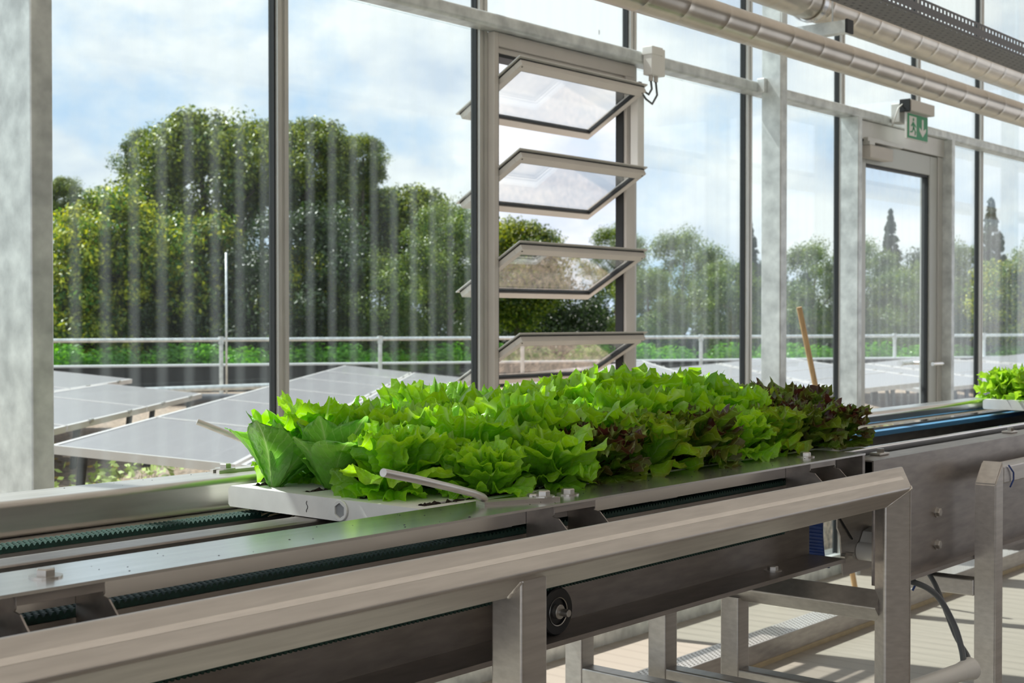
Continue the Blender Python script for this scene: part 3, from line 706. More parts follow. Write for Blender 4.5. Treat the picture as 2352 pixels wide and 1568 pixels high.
b = MB(); b.loft([[(PXX, yb0, 0), (PXX + .047, yb0, 0), (PXX + .047, yb1, 0), (PXX, yb1, 0)], [(PXX, yb0, .924), (PXX + .047, yb0, .975), (PXX + .047, yb1, .975), (PXX, yb1, .924)]])
bmesh.ops.bevel(b.bm, geom=list(b.bm.edges), offset=.003, segments=2, affect='EDGES'); p2(b, 'front_post', M['steel'], 'auto')
b = MB(); b.box((PXX + .0475, yb0, .922), (XF, yb1, .9617), .003); p2(b, 'handrail', M['steel'])
for x in (6.2, 8.4):
    b = MB(); b.box((x, yb0, 0), (x + .05, yb1, .9215), .003); p2(b, 'front_post', M['steel'])
    b = MB(); b.box((x, 1.784, 0), (x + .05, 1.834, .74), .003); p2(b, 'rear_leg', M['steel'])
b = MB(); b.box((PXX + .002, yb1 + .001, .662), (PXX + .045, 1.45, .700), .003); p2(b, 'cross_tube', M['steel'])
b = MB(); b.box((PXX - .01, 1.34, .7005), (PXX + .055, 1.42, .7475), .003); p2(b, 'bearing_box', M['black'])
b = MB(); b.tube([(3.175, yb0 - .003, .963), (3.20, yb0 - .005, .945), (3.203, yb0 - .004, .928), (3.185, yb0 - .003, .912)], .002, 6); p2(b, 'cable_tie', M['blue'], True)
b = MB(); b.tube(smooth_pts([(2.76, 1.30, .738), (2.83, 1.262, .733), (2.87, 1.22, .705), (2.895, 1.19, .643), (2.893, 1.17, .59), (2.875, 1.157, .560)]), .0066, 10); p2(b, 'cable', M['cable'], True)
b = MB(); b.tube(smooth_pts([(3.00, 1.30, .735), (2.99, 1.27, .70), (2.965, 1.235, .65), (2.94, 1.20, .60), (2.915, 1.165, .57), (2.89, 1.155, .560)]), .0057, 10); p2(b, 'cable', M['cable'], True)
b = MB(); b.tube([(2.84, 1.262, .745), (2.842, 1.250, .730), (2.84, 1.258, .712)], .0028, 6); p2(b, 'cable_tie', M['blue'], True)
a_, c_ = Vector((2.66, 1.200, .535)), Vector((2.885, 1.152, .548)); d_ = (c_ - a_).normalized()
b = MB(); b.tube([a_, c_ - d_*.16, c_ - d_*.159, c_ - d_*.14, c_ - d_*.139, c_ - d_*.03, c_ - d_*.029, c_ + d_*.011], .019, 24)
for v in b.bm.verts:
    f = (v.co - a_).dot(d_) / (c_ - a_).length; k_ = 1.0
    if f > .92: k_ = 1.3
    elif .545 < f < .61: k_ = 1.08
    p = a_ + d_ * ((v.co - a_).dot(d_)); v.co = p + (v.co - p) * k_
p2(b, 'white_actuator', M['whiteg'], 'auto')

# ------------------------------------------------------------------ perforated channel on the floor
pc = tag(empty('perforated_channel', (4, 2.6, 0)), 'low steel channel with perforated lid lying on the floor behind the conveyor legs', 'channel')
b = MB(); b.prism([(2.60, .018), (2.715, .018), (2.715, .090), (2.712, .090), (2.712, .021), (2.603, .021), (2.603, .090), (2.60, .090)], 'x', 1.2, 12); under(b.build('channel_body', M['steel_dark']), pc)
b = MB(); 
x = 1.2; st = .012; g = {}
ys = [2.6035 + .0072 * k for k in range(16)]
nx = int((7.2 - x) / st)
vv = [[b.bm.verts.new((x + i*st, y, .0905)) for y in ys] for i in range(nx + 1)]
for i in range(nx):
    for j in range(15):
        if j % 2 == 1 and (i + j // 2) % 2 == 0: continue
        b.bm.faces.new((vv[i][j], vv[i+1][j], vv[i+1][j+1], vv[i][j+1]))
o = under(b.build('perforated_lid', simple('lid_zinc', (.60, .56, .52), .35, .6)), pc); md = o.modifiers.new('s', 'SOLIDIFY'); md.thickness = .002
b = MB(); b.box((1.2, 2.594, .0), (12, 2.72, .0175)); under(b.build('wood_batten', M['rust']), pc)
# broom handle leaning beside the column
bh = MB(); bh.prism(rsq(.075, .125, .034, 6, cx=1.915, cy=1.1012), 'x', 2.79, 2.86)
tag(bh.build('black_housing', simple('black_matt_plastic', (.012, .012, .013), .45), smooth='auto'), 'rounded black plastic housing on the rear rail, mostly hidden behind the lettuce', 'housing')
wz = tag(MB().tube([(5.735, 3.10, 1.36), (5.93, 2.98, .4), (6.0, 2.94, .012)], .013, 12).build('wooden_handle', M['wood'], smooth='auto'), 'round wooden broom handle leaning beside the steel column', 'handle')

# ------------------------------------------------------------------ trays
def make_tray(x0, x1, lab):
    y0, y1, z0, z1 = 1.3765, 1.817, .9935, 1.0275
    root = tag(empty('planting_tray', ((x0 + x1)/2, (y0 + y1)/2, z0)), lab, 'tray')
    gy = (1.402, 1.530, 1.655, 1.780); gw = .009
    prof = [(y0 + .004, z0), (y1 - .004, z0), (y1, z0 + .004), (y1, z1 - .006), (y1 - .006, z1)]
    for g in sorted(gy, reverse=True): prof += [(g + gw, z1), (g + gw, z1 - .016), (g - gw, z1 - .016), (g - gw, z1)]
    prof += [(y0 + .006, z1), (y0, z1 - .006), (y0, z0 + .004)]
    b = MB(); b.prism(prof, 'x', x0 + .025, x1 - .025)
    endp = [(y0 + .004, z0), (y1 - .004, z0), (y1, z0 + .004), (y1, z1 - .006), (y1 - .006, z1), (y0 + .006, z1), (y0, z1 - .006), (y0, z0 + .004)]
    for (a, c) in ((x0, x0 + .025), (x1 - .025, x1)):
        s = MB(); s.prism(endp, 'x', a, c)
        me = bpy.data.meshes.new('t'); s.bm.to_mesh(me); s.bm.free(); b.bm.from_mesh(me); bpy.data.meshes.remove(me)
    body = under(b.build('tray_body', M['white']), root)
    # feet that ride on the front belt
    xx = x0 + .06
    while xx < x1 - .2 and x0 < 2:
        b = MB(); b.prism([(xx + .018, .989), (xx + .09, .989), (xx + .125, 1.0015), (xx - .005, 1.0015)], 'x' if 0 else 'y', 1.332, 1.352)
        b.box((xx, 1.336, 1.0015), (xx + .11, 1.3762, 1.006)); under(b.build('tray_foot', M['white']), root)
        xx += .45
    # boss with a hexagonal socket on the end face
    by, bz, ro, ri = 1.545, (z0 + z1)/2, .0162, .0118
    n = 36; xe = x0 - .0035
    circ = lambda x, r: [(x, by + r*cos(2*pi*k/n), bz + r*sin(2*pi*k/n)) for k in range(n)]
    def hexr(x, r):
        out = []
        for k in range(n):
            a = 2*pi*k/n; m_ = (a + pi/6) % (pi/3) - pi/6; rr = r*cos(pi/6)/cos(m_); out.append((x, by + rr*cos(a), bz + rr*sin(a)))
        return out
    b = MB(); b.loft([circ(x0 - .0005, ro), circ(xe + .001, ro), circ(xe, ro - .001), hexr(xe, ri), hexr(x0 - .0008, ri)], caps=False)
    under(b.build('socket_boss', M['white']), root)
    b = MB(); f = [b.bm.verts.new(p) for p in hexr(x0 - .0006, ri)]; b.bm.faces.new(f); under(b.build('socket_bottom', simple('grey_socket', (.30, .31, .32), .5)), root)
    if x0 < 2:
        b = MB(); b.tube([(x0 - .0006, 1.622 + .0016*sin(k*1.1), z1 - .009 - k*.0022) for k in range(9)], .0005, 5); under(b.build('pen_mark', M['gasket']), root)
    # soil strips with crumbly surface
    b = MB(); rr = random.Random(5)
    for g in gy:
        rings = []
        xx = x0 + .027
        while xx < x1 - .027:
            rings.append([(xx, g - gw + .0006 + rr.uniform(-.0, .0), z1 - .010), (xx, g - gw*.6, z1 - .002 + rr.uniform(-.004, .004)), (xx, g, z1 + rr.uniform(-.004, .005)), (xx, g + gw*.6, z1 - .002 + rr.uniform(-.004, .004)), (xx, g + gw - .0006, z1 - .010)])
            xx += .004
        b.loft(rings, closed=False)
    o = under(b.build('soil', M['soil']), root); o['kind'] = 'stuff'
    b = MB()
    for i in range(150):
        g = rr.choice(gy); px_ = rr.uniform(x0 + .02, x1 - .02); py_ = g + rr.gauss(0, .013); s_ = rr.uniform(.0012, .0034)
        if not (y0 + .005 < py_ < y1 - .005): continue
        c = Vector((px_, py_, z1 + s_*.3))
        v = [b.bm.verts.new(c + Vector(d)*s_) for d in ((1,0,0),(0,1,0),(-1,0,0),(0,-1,0),(0,0,.8))]
        for k in range(4): b.bm.faces.new((v[k], v[(k+1) % 4], v[4]))
        b.bm.faces.new((v[3], v[2], v[1], v[0]))
    o = under(b.build('soil_crumb', M['soil']), root); o['kind'] = 'stuff'
    b = MB()
    for i in range(26):
        yy = rr.uniform(y0 + .02, y1 - .02); l = rr.uniform(.006, .02)
        b.tube([(x0 + .012 + rr.uniform(0, .1), yy, z0 + .001), (x0 + .010 + rr.uniform(-.004, .004), yy + rr.uniform(-.006, .006), z0 - l)], .0006, 4)
    if x0 < 2: 
        o = under(b.build('root_hair', M['rust']), root); o['kind'] = 'stuff'
    else: b.bm.free()
    return root
make_tray(1.425, 2.845, 'long white planting tray with soil slots under the mass of lettuce')
make_tray(4.67, 6.2, 'white planting tray at the right edge of the photo on the second conveyor')

# ------------------------------------------------------------------ lettuce
def lettuce_mesh(name, kind, seed, nl=17, H=.17):
    rr = random.Random(seed); verts, faces, cols, uvs = [], [], [], []
    NU, NV = (16, 16) if kind == 'romaine' else (44, 20)
    for li in range(nl):
        f = li / (nl - 1)                        # 0 heart .. 1 outer
        az = li * 2.399963 + rr.uniform(-.25, .25)
        r0 = .003 + .006 * f
        if kind == 'romaine':
            Ln = H * (.80 + .12 * f) * rr.uniform(.85, 1.1); Wd = Ln * rr.uniform(.27, .32)
            lean = radians(6 + 34 * f + rr.uniform(-5, 5)); bend = radians(6 + 34 * f)
            amp = .0035; jag = .0; kf = 5
        else:
            if f < .55: Ln = H * (.72 + .42 * f); lean = radians(3 + 34 * f); bend = radians(10 + 60 * f)
            else: Ln = H * (.94 - .30 * (f - .55) / .45); lean = radians(26 + 44 * (f - .55)/.45); bend = radians(42 + 40 * (f - .55)/.45)
            Ln *= rr.uniform(.88, 1.12); lean += radians(rr.uniform(-7, 7)); bend += radians(rr.uniform(-16, 16))
            Wd = Ln * rr.uniform(.48, .74)
            amp = (.0110 if kind != 'red' else .0085) * rr.uniform(.7, 1.5); jag = .022 if kind != 'red' else .034; kf = rr.uniform(9, 14) if kind != 'red' else rr.uniform(14, 20)
        ph, ph2, ph3 = (rr.uniform(0, 6.28) for _ in range(3)); sk = rr.uniform(-.35, .35)
        ca, sa = cos(az), sin(az)
        mid = [(r0, 0.0)]
        for j in range(1, NV + 1):
            a = lean + bend * (j / NV) ** 1.6
            mid.append((mid[-1][0] + sin(a) * Ln / NV, mid[-1][1] + cos(a) * Ln / NV))
        base = len(verts); tone = rr.uniform(.85, 1.15); yel = rr.uniform(0, 1)
        tj = [rr.uniform(-.6, .6) for _ in range(NU + 1)]; lobes = rr.uniform(3, 5)
        for j in range(NV + 1):
            v = j / NV; a = lean + bend * v ** 1.6
            if kind == 'romaine':
                w = max(.005, Wd * (.12 + .88 * sin(pi * min(1, v * .90 + .015) ** 1.35) ** .65)) * (.55 if j == NV else 1)
            else:
                t = v * v * (3 - 2 * v); w = Wd * (.09 + .91 * t ** .85)
            for i in range(NU + 1):
                u = i / NU * 2 - 1
                e = max(abs(u) ** 2.5 * min(1, v * 1.5), v ** 3.5 if kind != 'romaine' else 0)
                phi = atan2(u * 1.1, v - .10)
                uu = u
                if abs(u) > .99 and kind != 'romaine': uu *= 1 + jag * ((1.8 if j % 3 == 0 else -.6) + rr.uniform(-.5, .5)) * min(1, v * 2)
                along = 0
                if kind != 'romaine':
                    along = (-.30 * u * u * v + .03 * cos(lobes * u * pi + ph3) * v ** 4) * Ln
                    if j == NV: along += Ln * jag * ((1.7 if i % 4 == 1 else -.3) + tj[i])
                else: along = -.16 * u * u * v ** 2 * Ln
                lat = uu * w + sk * v * v * .03
                cup = (.30 if kind == 'romaine' else .10) * w * u * u
                if kind == 'romaine': d = amp * e * sin(kf * phi + ph) + cup + .0020 * sin(46 * v - 7 * abs(u)) * min(1, abs(u) * 3) * (1 - e)
                else: d = amp * e * (sin(kf * phi + ph) + .5 * sin(kf * 1.9 * phi + ph2) + .14 * sin(kf * 3.3 * phi + ph3)) + cup + .0016 * sin(28 * v + 9 * u + ph) * sin(17 * u + ph2) + .004 * v * sin(3 * u * pi + ph3)
                x, z = mid[j]
                x += sin(a) * along - cos(a) * d; z += cos(a) * along + sin(a) * d
                if kind != 'romaine': lat += amp * e * .35 * cos(kf * phi + ph)
                verts.append((x * ca - lat * sa, x * sa + lat * ca, max(z, .0015 + .001 * rr.random())))
                rib = max(0, 1 - abs(u) * w / (.0042 * (1.25 - v))) * (1 - v * .6)
                vein = max(0, 1 - abs(((abs(u) * 1.3 + (1 - v) * 2.2) * 3.2) % 1 - .5) * 9) * .34 if abs(u) > .06 else 0
                if kind == 'romaine': g = Vector((.12, .38, .05)).lerp(Vector((.20, .48, .06)), yel) * tone
                else: g = Vector((.17, .46, .020)).lerp(Vector((.34, .60, .035)), min(1, yel * .7 + e * .3)) * tone
                if v < .35 and kind != 'romaine': g = g.lerp(Vector((.30, .50, .12)), (1 - v / .35) * .6)
                g = g.lerp(Vector((.42, .62, .22)), min(1, rib * .75 + vein))
                if kind == 'red':
                    q = min(1, max(0, (e - .10) * 2.0)) * (.75 + .25 * (1 - f)) * (.7 + .3 * sin(5 * phi + ph))
                    g = (g * .66).lerp(Vector((.075, .026, .018)), min(1, q * 1.15))
                if kind == 'mixed':
                    q = min(1, max(0, (e - .55) * 1.8)); g = (g * .9).lerp(Vector((.14, .06, .02)), q * .7)
                if kind == 'yellow': g = g.lerp(Vector((.34, .50, .05)), .5)
                cols.append((*g, 1)); uvs.append((i / NU, v))
        for j in range(NV):
            for i in range(NU):
                p = base + j * (NU + 1) + i
                faces.append((p, p + 1, p + NU + 2, p + NU + 1))
    me = bpy.data.meshes.new(name); me.from_pydata(verts, [], faces)
    ca_ = me.color_attributes.new('Col', 'FLOAT_COLOR', 'POINT')
    ca_.data.foreach_set('color', [x for c in cols for x in c])
    me.polygons.foreach_set('use_smooth', [True] * len(me.polygons))
    uvl = me.uv_layers.new(name='UV'); uvl.data.foreach_set('uv', [x for p in me.polygons for vi in p.vertices for x in uvs[vi]]); me.materials.append(M['lettuce'])
    return me
LM = {'green': [lettuce_mesh('green_lettuce', 'green', 11 + k, 21, .175) for k in range(5)],
      'red': [lettuce_mesh('red_lettuce', 'red', 31 + k, 21, .155) for k in range(3)],
      'mixed': [lettuce_mesh('mixed_lettuce', 'mixed', 51 + k, 20, .165) for k in range(2)],
      'romaine': [lettuce_mesh('romaine_lettuce', 'romaine', 71, 11, .165)],
      'yellow': [lettuce_mesh('green_lettuce', 'yellow', 91 + k, 24, .135) for k in range(2)]}
LZ = 1.024
def lettuce(kind, k, x, y, lab, sc=1, tilt=(0, 0), grp='lettuces on the long white tray'):
    nm = {'green': 'green_lettuce', 'mixed': 'green_lettuce', 'yellow': 'green_lettuce', 'red': 'red_lettuce', 'romaine': 'romaine_lettuce'}[kind]
    o = bpy.data.objects.new(nm, LM[kind][k % len(LM[kind])]); COL.objects.link(o)
    o.location = (x, y, LZ); o.rotation_euler = (tilt[0], tilt[1], R.uniform(0, 6.28)); o.scale = (sc, sc, sc * R.uniform(.95, 1.06))
    tag(o, lab, 'lettuce', grp); return o
ORD = ['first', 'second', 'third', 'fourth', 'fifth', 'sixth', 'seventh', 'eighth', 'ninth', 'tenth', 'eleventh']
word = {'green': 'bright green frilly lettuce', 'red': 'dark red-edged frilly lettuce', 'mixed': 'brown-tipped green lettuce', 'romaine': 'smooth-leaved romaine lettuce'}
ks4 = [['green', 'green', 'red', 'mixed', 'red', 'green', 'mixed', 'red', 'red'],
       ['green', 'green', 'green', 'green', 'green', 'green', 'green', 'red', 'red'],
       ['romaine', 'green', 'green', 'green', 'green', 'green', 'green', 'green', 'mixed'],
       ['green', 'green', 'green', 'green', 'green', 'green', 'green', 'green', 'green']]
for row, (y, off, rn) in enumerate(((1.418, .14, 'front'), (1.530, .055, 'second'), (1.655, .03, 'third'), (1.780, .12, 'rear'))):
    for i, kd in enumerate(ks4[row]):
        x = 1.475 + off + i * (.146 if row in (0, 3) else .158) + R.uniform(-.008, .008)
        sc = (.82, .98, 1.0, 1.0)[row] * R.uniform(.86, 1.08)
        if i < 2: sc *= .90
        if 4 <= i <= 7 and row > 1: sc *= 1.13
        if i == 0 and row < 2: sc *= .93
        lettuce(kd, i * 2 + row, x, y, '%s, %s from left, %s row of long tray' % (word[kd], ORD[i], rn), sc)
lettuce('romaine', 0, 1.462, 1.745, 'smooth-leaved green romaine lettuce leaning over the left end of the long tray', .86, (0, radians(-16)))
for i, (x, y) in enumerate(((4.76, 1.655), (4.78, 1.78), (4.80, 1.53), (4.95, 1.60), (4.95, 1.76), (5.12, 1.78))):
    lettuce('yellow', i, x, y, 'pale yellow-green lettuce on the far tray, %s counted from its left end' % ORD[i], 1.0, grp='lettuces on the far white tray')

# ------------------------------------------------------------------ outside: roof, parapet, railing, solar panels
ZR = .30
def quadmesh(name, pts, z0, z1, m):
    b = MB(); b.loft([[(p.x, p.y, z0) for p in pts], [(p.x, p.y, z1) for p in pts]]); return b.build(name, m)
q = [Vector((-14, 3.42, 0)), Vector((40, 3.42, 0)), at(26.5, 17.5, 0), at(15.2, -16, 0)]
struct(quadmesh('roof_gravel', q, ZR - .3, ZR, M['gravel']), 'brown gravel roof outside the glass wall', 'roof')
struct(MB().box((-150, 3.5, -6.6), (250, 300, -6.5)).build('far_ground', M['ground']), 'far ground below the roof', 'ground')
pa, pb = at(15.2, -16, 0), at(26.5, 17.5, 0); dd = (pb - pa).normalized(); nn = Vector((-dd.y, dd.x, 0))
b = MB(); b.loft([[tuple(p + Vector((0, 0, z))) for p in (pa, pb, pb + nn*.3, pa + nn*.3)] for z in (-.5, .655)]); par = struct(b.build('roof_parapet', M['parapet']), 'dark parapet at the edge of the roof', 'parapet')
b = MB(); b.loft([[tuple(p + Vector((0, 0, z))) for p in (pa - nn*.03, pb - nn*.03, pb + nn*.33, pa + nn*.33)] for z in (.656, .68)]); b.build('capping', M['capping'], par)
# railing
ra, rb = far(-350, 16.4), far(2700, 25.5)
RL = tag(empty('guard_rail', (0, 0, ZR)), 'galvanised guard rail running along the far edge of the roof', 'railing')
RL.location = (0, 0, 0)
def rl(f): return ra.lerp(rb, f)
def zr_(p): return 1.035
b = MB(); b.tube([rl(k/12) + Vector((0, 0, 1.04)) for k in range(13)], .026, 10); b.build('top_rail', M['galv'], RL, smooth=True)
for px in (60, 508, 873, 1200, 1610, 2055, 2260, 2480):
    # bearing to the line ra-rb
    d = FW + RT * ((px - 1176) / FPX); e = rb - ra
    t = (ra.x * e.y - ra.y * e.x) / (d.x * e.y - d.y * e.x); p = d * t
    b = MB(); b.tube([(p.x, p.y, ZR), (p.x, p.y, 1.06)], .028, 10); b.cyl((p.x, p.y, .98), (p.x, p.y, 1.08), .038, 10); b.build('rail_post', M['galv'], RL, smooth='auto')
p = far(520, 17.2); 
rod = tag(MB().tube([(p.x, p.y, ZR), (p.x, p.y, zat(580, 17.2))], .013, 8).build('lightning_rod', M['galv'], smooth=True), 'thin vertical metal rod standing beside the guard rail', 'rod')
b = MB(); b.tube([far(-40, 14.6, .50), far(325, 15.6, .50), far(640, 16.8, .50), far(760, 17.6, .50)], .035, 10)
tag(b.build('foot_rail', M['galv'], smooth=True), 'low pale metal tube lying near the foot of the guard rail', 'rail')
b = MB(); b.tube([far(60, 12.6, .56), far(300, 12.7, .56), far(480, 12.9, .55), far(640, 13.3, .53)], .06, 12)
tag(b.build('dark_pipe', simple('dark_grey_pipe', (.10, .10, .11), .5), smooth=True), 'dark grey pipe lying behind the leftmost solar panels', 'pipe')
# solar panel prototype: local x = along strip (u), local y = across
PL, PWD = 1.80, .84
pv = empty('solar_panel')
b = MB(); b.box((0.02, .02, .0), (PL - .02, PWD - .02, .032)); b.build('cell_face', M['pv'], pv)
b = MB(); b.box((0, 0, -.004), (PL, .02, .036)); b.box((0, PWD - .02, -.004), (PL, PWD, .036)); b.box((0, .02, -.004), (.02, PWD - .02, .036)); b.box((PL - .02, .02, -.004), (PL, PWD - .02, .036)); b.build('panel_frame', M['pvframe'], pv)
for x in (.45, PL - .45):
    b = MB(); b.box((x - .03, -.012, .020), (x + .03, .012, .046), .003); b.build('clamp', M['bolt'], pv)
b = MB()
for x in (.3, PL - .3):
    for y, h in ((.03, .27), (PWD - .07, .22)):
        b = MB(); b.box((x, y, -h), (x + .05, y + .03, -.005)); b.build('support', M['parapet'], pv)
first = True; slope = radians(6)
def place(D, s, z, lab, grp, sg=1):
    global first
    slope = radians(6) * sg
    o = pv if first else copy_tree(pv)
    first = False
    # x axis -> FW, y axis -> RT sloped down
    X = FW; Y = (RT * cos(slope) + Vector((0, 0, -sin(slope)))); Z = Y.cross(X) * -1
    Z = X.cross(Y)
    if Z.z < 0:
        Y_, X_ = Y, X
        X = Y_; Y = X_       # keep a right-handed frame with z up
        Z = X.cross(Y)
        m = Matrix(((X.x, Y.x, Z.x, 0), (X.y, Y.y, Z.y, 0), (X.z, Y.z, Z.z, 0), (0, 0, 0, 1)))
        swap = Matrix(((0, 1, 0, 0), (1, 0, 0, 0), (0, 0, 1, 0), (0, 0, 0, 1)))
        rot = m @ Matrix.Rotation(pi/2, 4, 'Z')
        # local x (length) must run along FW: rotate the frame and shift so the panel keeps its corner
        o.matrix_world = Matrix.Translation(at(D, s, z)) @ rot @ Matrix.Translation((0, -PWD, 0))
    tag(o, lab, 'solar panel', grp); return o
strips = [(-4.42, 5.0, 4, .77 , 'far left'), (-2.09, 6.2, 6, .70, 'second')]
for k in range(4): place(4.72 + k*1.83, -2.70 - .85*0 - .0 - .85, .62 + .089, 'solar panel of the leftmost row, next to the gap, %s from the glass' % ORD[k], 'solar panels at the left, lower half')
for k in range(4): place(4.72 + k*1.83 + .9, -2.70 - 1.71, .62 + .178, 'solar panel of the leftmost row, far side from the gap, %s from the glass' % ORD[k], 'solar panels at the left, upper half')
for k in range(6): place(6.2 + k*1.83, -2.09, .70, 'solar panel of the row behind the lettuce, left high side, %s from the glass' % ORD[k], 'solar panels behind the lettuce, high side')
for k in range(6): place(6.2 + k*1.83, -2.09 + .86, .70 - .089, 'solar panel of the row behind the lettuce, right low side, %s from the glass' % ORD[k], 'solar panels behind the lettuce, low side')
names = ['row behind the louvre window', 'row beside the steel column', 'row left of the exit door', 'row seen through the exit door', 'row right of the exit door', 'outermost row on the right']
for r_ in range(6):
    s0 = -.05 + 2.05 * r_
    D0 = 6.2
    while .645*D0 - .764*(s0 + 1.7) < 3.75: D0 += 1.83
    nk = int((18.5 + r_*.9 - D0) / 1.83)
    for k in range(nk):
        for h in range(2): place(D0 + k*1.83, s0 + .86*h, .58 + .09*h, 'solar panel, %s, %s half, %s from the glass' % (names[r_], ('left', 'right')[h], ORD[k]), 'solar panels, ' + names[r_], -1)
# planter boxes outside the door
for i, (px, D, lab) in enumerate(((2010, 10.0, 'dark planter with red and green seedlings outside the door, left one'), (2075, 9.8, 'dark planter with red and green seedlings outside the door, right one'))):
    p = far(px, D, ZR); pt = tag(empty('seedling_planter', p, YAW), lab, 'planter', None)
    b = MB(); b.box((-.25, -.15, 0), (.25, .12, .14), .01); b.build('crate', simple('dark_red_crate', (.10, .04, .03), .6), pt)
    b = MB(); rr = random.Random(i)
    for k in range(500):
        c = Vector((rr.uniform(-.24, .24), rr.uniform(-.14, .11), .14 + rr.uniform(0, .10))); u = Vector((rr.gauss(0, 1), rr.gauss(0, 1), rr.gauss(0, 1))).normalized()*.022; w = u.orthogonal().normalized()*.014
        b.bm.faces.new([b.bm.verts.new(q) for q in (c-u, c+w, c+u, c-w)])
    o = b.build('seedlings', simple('seedling_green', (.16, .30, .05), .6, col2=(.3, .12, .06), var=.2, scale=9), pt); o['kind'] = 'stuff'
# fallen yellow leaves on the gravel
b = MB(); rr = random.Random(4)
for k in range(240):
    px = rr.uniform(-100, 900); D = rr.uniform(4.6, 11); p = far(px, D, ZR + .01 + rr.uniform(0, .02))
    a = rr.uniform(0, 6.28); s = rr.uniform(.03, .07); u = Vector((cos(a), sin(a), rr.uniform(-.2, .4)))*s; w = Vector((-sin(a), cos(a), rr.uniform(-.2, .4)))*s*.6
    b.bm.faces.new([b.bm.verts.new(q) for q in (p-u, p-w*.7, p+u*.6-w*.4, p+u, p+w)])
tag(b.build('fallen_leaves', simple('yellow_leaf', (.62, .42, .06), .6)), 'scattered yellow leaves lying on the gravel by the panels', 'leaves', kind='stuff')
b = MB()
for k in range(900):
    px = rr.uniform(60, 560); D = 6.3 + (px-60)/500*5 + rr.uniform(-.2, .2); s = -2.38 + rr.uniform(-.25, .2); D = rr.uniform(5.5, 12)
    p = at(D, s, ZR + abs(rr.gauss(0, .07))); u = Vector((rr.gauss(0,1), rr.gauss(0,1), abs(rr.gauss(0,1)))).normalized()*.03; w = u.orthogonal().normalized()*.014
    b.bm.faces.new([b.bm.verts.new(q) for q in (p-u, p+w, p+u, p-w)])
tag(b.build('roof_weeds', simple('weed_green', (.28, .36, .06), .6, var=.3, scale=3)), 'low green weeds growing in the gap between the panel rows', 'weeds', kind='stuff')

# ------------------------------------------------------------------ trees
def tree_mesh(name, seed, nclump, per, shape, leafs, pal, col_floor=.35):
    rr = random.Random(seed); V, F, C = [], [], []
    cl = []
    for k in range(nclump):
        if shape == 'round':
            th = rr.uniform(0, 2*pi); zz = rr.uniform(-.95, 1); r = sqrt(max(0, 1 - zz*zz)) * rr.uniform(.45, .92)
            c = Vector((cos(th)*r, sin(th)*r, zz * rr.uniform(.7, .95))); rad = rr.uniform(.17, .34)
        elif shape == 'cone':
            h = rr.random() ** .95; r = (1 - h) * .95 * sqrt(rr.random()); th = rr.uniform(0, 2*pi)
            c = Vector((cos(th)*r, sin(th)*r, -1 + 2*h)); rad = rr.uniform(.11, .20) * (1.2 - h*.8)
        else:      # hedge
            c = Vector((rr.uniform(-1, 1), rr.uniform(-.5, .5), rr.uniform(-.7, .7))); rad = rr.uniform(.2, .32)
        cl.append((c, rad, rr.uniform(.75, 1.25), rr.random()))
    for c, rad, tone, yel in cl:
        for i in range(per):
            d = Vector((rr.gauss(0, 1), rr.gauss(0, 1), rr.gauss(0, 1))).normalized()
            q = rad * (rr.random() ** .35) * (1 + .25 * sin(7*d.x + 5*d.y) * sin(6*d.z))
            p = c + Vector((d.x, d.y, d.z * .8)) * q
            if shape == 'cone': p.z = c.z + d.z * q * .35 - .25 * sqrt(d.x**2 + d.y**2) * q
            n = (d + Vector((rr.gauss(0, .6), rr.gauss(0, .6), rr.gauss(0, .6) + .3))).normalized()
            u = n.orthogonal().normalized(); u.rotate(Matrix.Rotation(rr.uniform(0, 6.28), 3, n)); w = n.cross(u)
            s = leafs * rr.uniform(.6, 1.3); b0 = len(V)
            V.extend([p - u*s, p + w*s*.55 - u*s*.1 + n*s*.12, p + u*s, p - w*s*.55 - u*s*.1 + n*s*.12])
            F.append((b0, b0+1, b0+2, b0+3))
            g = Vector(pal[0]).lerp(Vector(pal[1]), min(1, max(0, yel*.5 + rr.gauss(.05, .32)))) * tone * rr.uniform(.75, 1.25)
            C.extend([(*g, 1)] * 4)
    me = bpy.data.meshes.new(name); me.from_pydata([tuple(v) for v in V], [], F)
    ca_ = me.color_attributes.new('Col', 'FLOAT_COLOR', 'POINT')
    flat = [x for c in C for x in c]; ca_.data.foreach_set('color', flat)
    me.materials.append(M['tree']); return me
def trunk_mesh(seed, limbs=9, low=-5):
    rr = random.Random(seed); b = MB()
    b.tube([(0, 0, low), (.02, .01, -1), (-.02, .02, -.2), (.03, 0, .4)], .07, 8, r2=.02)
    for k in range(limbs):
        a = rr.uniform(0, 6.28); z = rr.uniform(-1.0, .1); r = rr.uniform(.5, .8)
        z = rr.uniform(-1.0, -.2); b.tube([(0, 0, z), (cos(a)*r*.4, sin(a)*r*.4, z + .22), (cos(a)*r*.75, sin(a)*r*.75, z + .42), (cos(a)*r*.95, sin(a)*r*.95, z + .58)], .026, 6, r2=.006)
    bmesh.ops.recalc_face_normals(b.bm, faces=b.bm.faces)
    me = bpy.data.meshes.new('trunk'); b.bm.to_mesh(me); b.bm.free(); me.materials.append(M['bark']); return me
G1 = ((.030, .075, .008), (.30, .34, .02)); G2 = ((.05, .14, .012), (.60, .58, .03)); G3 = ((.016, .036, .012), (.06, .10, .025)); G4 = ((.05, .11, .02), (.25, .31, .04)); GH = ((.05, .20, .01), (.20, .48, .03))
